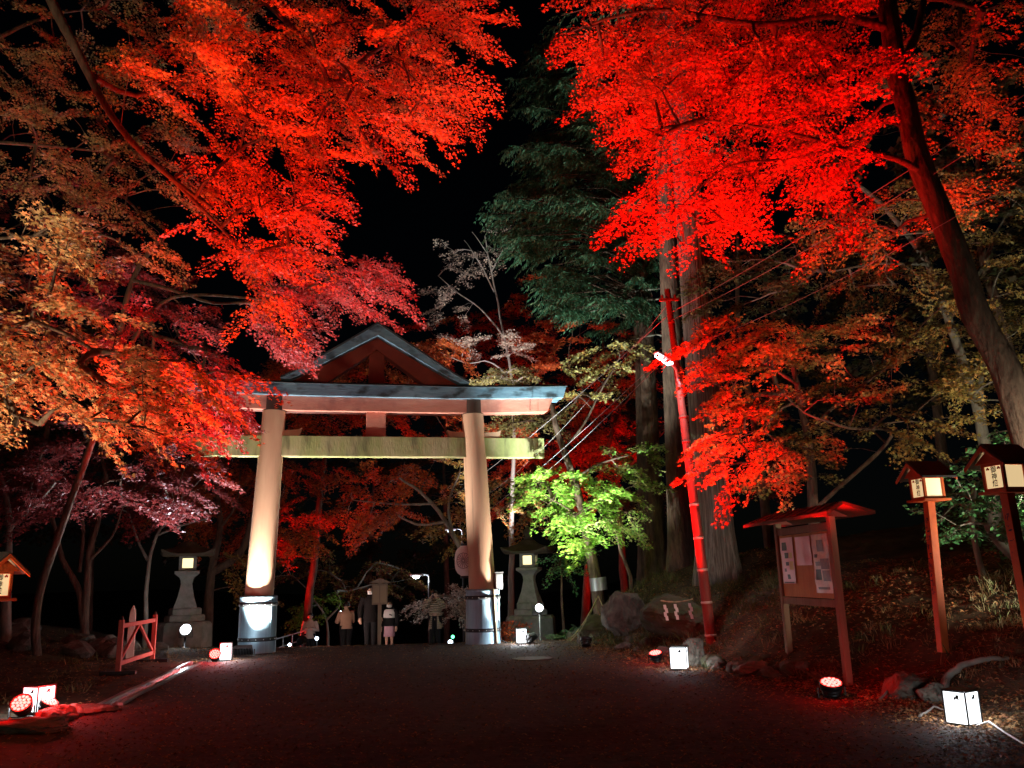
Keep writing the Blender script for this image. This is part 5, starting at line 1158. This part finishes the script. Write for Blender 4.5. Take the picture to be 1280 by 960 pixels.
# --- yellow-olive maple behind the notice board with the red-lit spray
multi('maple_tree','olive-yellow maple behind the notice board, its left sprays lit bright red',
 [([foot(1018,17.3,.3),(1017,660,17.3),(1015,600,17.3),(1008,540,17.3),(996,480,17.2),(985,430,17.2)],.16,.05),([(1016,640,17.3),(1115,545,16.6),(1060,535,16),(1005,515,15.6),(970,480,15.2)],.05,.016),([(1008,540,17.3),(1080,480,16.8),(1150,430,16.5)],.05,.018),([(996,480,17.2),(950,450,16.2),(905,430,15.5)],.045,.014)],
 [(fill([(838,440),(870,428),(905,395),(1018,398),(1000,440),(975,500),(960,470),(905,480),(860,478)],(14,15.6),40,.15,40,64),(.55,.9),5,.062,O_R,.25,dict(sp=.06,outw=(-.8,0,-.05))),
  (fill([(855,470),(960,480),(985,540),(960,580),(915,605),(900,595),(905,560),(870,595),(885,540),(940,520)],(14,15.8),34,.2,40,65),(.55,.9),5,.06,O_R,.3,dict(sp=.06,outw=(-.8,0,-.15))),
  (fill([(960,410),(1100,390),(1200,375),(1225,420),(1215,520),(1130,560),(1040,600),(960,600),(970,500)],(14.6,18),92,.36,45,66),(.6,1.0),3,.062,OLIV,.25,dict(sp=.07))],bark=BARK)
multi('maple_tree','tall dim olive and orange maple behind the leaning trunk on the right',
 [([foot(1250,19.5,.3),(1232,560,19.5),(1210,470,19.5),(1185,400,19.5),(1160,330,19.5),(1110,265,19.3),(1070,230,19)],.18,.05),([(1185,400,19.5),(1230,330,19.5),(1260,260,19.5)],.07,.02),([(1160,330,19.5),(1100,330,19),(1030,340,18.6)],.05,.016),([(1236,575,19.5),(1225,500,19.6),(1232,440,19.7)],.10,.05)],
 [(fill([(1000,260),(1100,240),(1200,200),(1300,150),(1300,430),(1220,430),(1130,370),(1040,360),(985,330)],(16.5,21),110,.36,50,67),(.7,1.1),3,.075,OLIV+TANL,.25,dict(sp=.085)),
  (fill([(880,300),(980,280),(1010,360),(930,390),(880,385)],(19,22),26,.35,50,68),(.8,1.1),3,.085,[(.12,.13,.05),(.16,.15,.05)],.25,dict(sp=.09)),
  (fill([(1180,430),(1300,400),(1300,560),(1230,540),(1190,500)],(16,20),22,.45,50,69),(.7,1.0),3,.07,OLIV,.25,dict(sp=.085))])
t=Tree('shrub','leafy evergreen shrub with grey stems at the right edge behind the post lantern','shrub',bark=BARKL)
q=foot(1232,13,.15); t.limb(W(q,(1225,710,13),(1216,670,12.9),(1214,640,12.8),(1218,610,12.8)),.055,.035); t.limb(W((1300,720,12.7),(1262,690,12.7),(1240,668,12.6),(1234,655,12.6)),.095,.06); t.limb(W((1262,690,12.7),(1255,640,12.6),(1265,590,12.6)),.045,.025)
t.leafmat=GLOSS
t.crown(fill([(1182,600),(1215,560),(1290,540),(1300,700),(1255,690),(1220,670),(1180,672),(1165,640)],(12.0,13.6),84,.25,30,70),(.35,.55),2,.075,SHRB,.15,sp=.055,flat=.7); fin(t,base=at(*q),rmin=.006)
# --- dark woods behind: trunks and crowns one would see from the side
def wood_tree(x,y,h,label,group,seed):
    random.seed(seed); b=Vector((x,y,gh(x,y)-.3)); t=Tree('woodland_tree',label,'tree',group)
    t.limb([b,b+Vector((random.uniform(-.2,.2),0,h*.35)),b+Vector((random.uniform(-.5,.5),0,h*.7)),b+Vector((random.uniform(-.6,.6),0,h))],.22,.05)
    pts=[b+Vector((random.gauss(0,1.8),random.gauss(0,1.6),h*random.uniform(.35,1.02))) for _ in range(34)]
    t.crown(pts,(1.3,1.9),0,.17,[(.05,.07,.03),(.08,.07,.03),(.07,.05,.03)],.25,sp=.16); return fin(t)
for i,(x,y,h) in enumerate([(-22,30,11),(-17,34,13),(-12,38,12),(-19,24,9),(9,30,13),(14,27,14),(19,23,13),(12.5,20,11),(17,17,12),(5,40,14),(-4,48,15),(-9,52,14)]):
    wood_tree(x,y,h,'dark woodland tree standing unlit behind the lit maples','dark trees of the wood behind',i)
random.seed(11)
# ================================================================ UNDERGROWTH AND FALLEN LEAVES
def scatter_leaves(n,fx,pal,size,up=1.0,lift=.012):
    P=[];N=[]
    while len(P)<n:
        x,y=fx(); z=gh(x,y) if not (xL(y)<x<xR(y)) else base_h(y)+.016+.02*noise.noise(Vector((x*.8,y*.8,5)))
        P.append((x,y,z+lift*random.uniform(.3,1.6))); N.append((random.gauss(0,.35),random.gauss(0,.35),up))
    P=np.array(P);N=np.array(N); a=rng.uniform(0,6.28,n); D=np.stack([np.cos(a),np.sin(a),rng.normal(0,.15,n)],1)
    return P,D,N,size*rng.uniform(.6,1.25,n),pick_cols(n,pal,.25)
BROWN=[(.20,.09,.04),(.26,.13,.05),(.16,.08,.05),(.30,.12,.04),(.34,.22,.10)]
def f_road():
    y=7.2+18.5*random.random()**1.7
    t=random.random(); t=t if random.random()<.35 else (.5+.5*(2*t-1)*abs(2*t-1)**-.45 if abs(2*t-1)>.02 else t)
    t=min(1,max(0,t)); return xL(y)+(xR(y)-xL(y))*t,y
def f_rbank(): y=7.2+16*random.random()**1.4; return xR(y)+5.5*random.random()**1.3,y
def f_redge(): y=7.2+12.5*random.random()**1.3; return xR(y)+random.gauss(-.1,.45),y
def f_lbank(): y=8.2+15*random.random(); return xL(y)-6*random.random(),y
parts=[scatter_leaves(17000,f_road,BROWN,.028),scatter_leaves(22000,f_rbank,BROWN,.042,.8,.04),scatter_leaves(7000,f_redge,BROWN,.036,.9,.02),scatter_leaves(6000,f_lbank,BROWN,.04,.9,.02)]
me=leaves_mesh('fallen_leaves',*[np.concatenate([p[i] for p in parts]) for i in range(5)],3)
tag(mesh_obj('fallen_leaves',me,LITTER),kind='stuff')
# grass blades, moss tufts and sprouts on the right bank
PO=[];DI=[];NO=[];SZ=[];CO=[]
def tuft(x,y,n,h,pal,spread=.08):
    z=gh(x,y); a=rng.uniform(0,6.28,n); tl=rng.uniform(.15,.9,n)
    PO.append(np.stack([x+rng.normal(0,spread,n),y+rng.normal(0,spread,n),np.full(n,z-.01)],1)); DI.append(np.stack([np.cos(a)*tl,np.sin(a)*tl,np.ones(n)],1)); NO.append(rng.standard_normal((n,3))); SZ.append(h*rng.uniform(.5,1.2,n)); CO.append(pick_cols(n,pal,.25))
GR=[(.07,.10,.025),(.12,.12,.035),(.18,.13,.05),(.09,.07,.03)]; DRY=[(.22,.13,.06),(.28,.18,.08),(.14,.08,.04)]
for _ in range(1300):
    y=9+14*random.random()**.8; d=.25+4.2*random.random()**1.2; x=xR(y)+d
    if noise.noise(Vector((x*.7,y*.7,2)))<-.12: continue
    tuft(x,y,16,random.uniform(.05,.19)*(1 if y>14 else .8),GR if y>14.5 or random.random()<.25 else DRY)
for _ in range(260):
    y=9+15*random.random(); x=xL(y)-.6-5*random.random()
    if random.random()<.6: tuft(x,y,10,random.uniform(.05,.16),DRY+GR)
for _ in range(120):
    q=at(random.uniform(1222,1305),700,random.uniform(10.6,13.2)); tuft(q.x,q.y,8,random.uniform(.05,.15),[(.3,.27,.14),(.16,.2,.07),(.4,.34,.2)])
T1=star(1)
me=leaves_mesh('undergrowth',np.concatenate(PO),np.concatenate(DI),np.concatenate(NO),np.concatenate(SZ),np.concatenate(CO),6)
tag(mesh_obj('undergrowth',me,LEAF),kind='stuff')
# ferns
def fern(px,py,Y,n,L,label,pal,gz=True,name='fern'):
    p=at(px,py,Y); p.z=gh(p.x,p.y); r=empty(name,p,0,label,'fern'); st=MB()
    PO=[];DI=[];NO=[];SZ=[];CO=[]
    for k in range(n):
        a=2*math.pi*k/n+random.gauss(0,.25); el=random.uniform(.6,1.2); d=Vector((math.cos(a)*math.cos(el),math.sin(a)*math.cos(el),math.sin(el))); l=L*random.uniform(.7,1.1)
        pt=lambda t:d*(l*t)-Vector((0,0,.45*l*t*t)); st.tube([pt(t) for t in (0,.33,.66,1)],[.006,.005,.004,.002],4,cap=False)
        m=16; la=d.cross(Vector((0,0,1))).normalized()
        for j in range(m):
            t=.18+.82*j/m; s=.30*l*(1-t)**.7*min(1,t*3)+.015
            for sd in(-1,1): PO.append(tuple(pt(t))); DI.append(tuple(la*sd+d*.45-Vector((0,0,.25)))); NO.append((random.gauss(0,.2),random.gauss(0,.2),1)); SZ.append(s); CO.append(1)
    me=leaves_mesh('frond',np.array(PO),np.array(DI),np.array(NO),np.array(SZ),pick_cols(len(PO),pal,.2),1); mesh_obj('frond',me,LEAF,r); st.build('stalk',TWIG,r,fix=False); return r
fern(1028,812,12.0,7,.55,'brownish fern growing at the foot of the notice board',[(.30,.17,.07),(.24,.15,.06)])
fern(706,790,22.8,9,.7,'green fern on the bank right of the small white lantern',[(.06,.16,.06),(.09,.2,.07)])
fern(724,752,22.0,8,.6,'blue-green fern beside the green maple trunk',[(.05,.15,.08),(.07,.18,.09)])
fern(775,742,21.0,7,.5,'small green fern behind the upright boulder',[(.05,.15,.06),(.07,.18,.07)])
fern(690,800,22.2,8,.5,'low fern at the road edge below the white floodlight',[(.07,.14,.05),(.1,.17,.06)])
t=Tree('shrub','small red leaved shrub glowing beside the base of the right gate pillar','shrub')
q=foot(637,23.6,.05); t.limb(W(q,(640,785,23.6),(645,775,23.6)),.02,.01); t.crown(fill([(628,800),(632,782),(655,770),(652,788),(640,800)],(23.2,24),12,.0,30,71),(.3,.45),3,.07,[(.62,.10,.03),(.66,.14,.04)],.15,sp=.06,flat=.6); fin(t,base=at(*q))
# ropes tied round the green maple
mb=MB(); a=at(748,745,23.1); 
for e in((712,782,21.4),(708,790,21.2)):
    b=at(*e); b.z=gh(b.x,b.y)+.02; mb.tube([a.lerp(b,i/8)-Vector((0,0,.12*4*(i/8)*(1-i/8))) for i in range(9)],.016,6)
b=at(766,760,21.3); mb.tube([a.lerp(b,i/8)-Vector((0,0,.2*4*(i/8)*(1-i/8))) for i in range(9)],.014,6)
tag(mb.build('guy_rope',ROPE),'loose ropes running from the green maple trunk to the ground','rope')
mb=MB(); mb.tube([at(747,722,23.4),at(749,738,23.4)],.235,14); tag(mb.build('trunk_wrap',mat('metal_wrap',(.35,.36,.36),.4,.5,metal=.6,bump=.3)),'grey metal wrap round the foot of the green maple trunk','trunk wrap')
# ================================================================ FURTHER FLOODLIGHTS: FIRST INFERRED ONES, THEN ONES ADDED FOR BRIGHTNESS
def gflood(x,y,target,label,power,col,red,size=90,group=None,spill=1):
    z=gh(x,y) if not (xL(y)<x<xR(y)) else base_h(y)+.02
    flood((x,y,z),target,label,power,col,.13,red,size,.7,group,spill=spill)
gflood(4.2,29.0,(4.8,34,5),'red floodlight hidden low behind the right stone lantern, lighting the deep red maple',2600,RED,True,120,FG)
gflood(-9.6,31,(-3.0,32,8),'red floodlight on the slope behind the gate, lighting the maple over the tie beam',1900,RED,True,84,FG,0)
gflood(-6.6,5.6,(-6.4,10.5,6.4),'warm floodlight outside the left edge, lighting the golden and tan maples',2000,(1,.84,.55),False,84)
gflood(7.0,9.5,(7.6,13.0,2.6),'white floodlight at the right edge, lighting the evergreen shrub',800,(1,.95,.75),False,125,None,0)
gflood(1.5,19.3,(1.8,23.6,9.8),'added black floodlight turned away on the right bank, aimed up at the dark conifer',9000,(.84,1,.94),False,52,None,0)  # added lamp, lens turned away, brightens the dim conifer boughs
gflood(.15,27.6,(-.6,30,10),'added white floodlight on the slope behind the gate, aimed up at the bare pale tree',8500,(1,.95,.92),False,44,None,0)  # added lamp hidden below the crest, brightens the bare tree
gflood(8.6,11.6,(8.8,18.5,7.5),'added white floodlight beyond the right edge, aimed up into the olive maples',1200,(1,.93,.68),False,80)  # second lamp added out of frame to lift the dark olive maples
gflood(-5.9,23.6,(-4.6,27.5,1.0),'small added floodlight behind the left gate pillar, lighting the people',210,(1,.68,.56),False,95)  # added fill lamp so the people are not too dark
print("LEAVES",total, pa, pb_, pc, pd, pe)
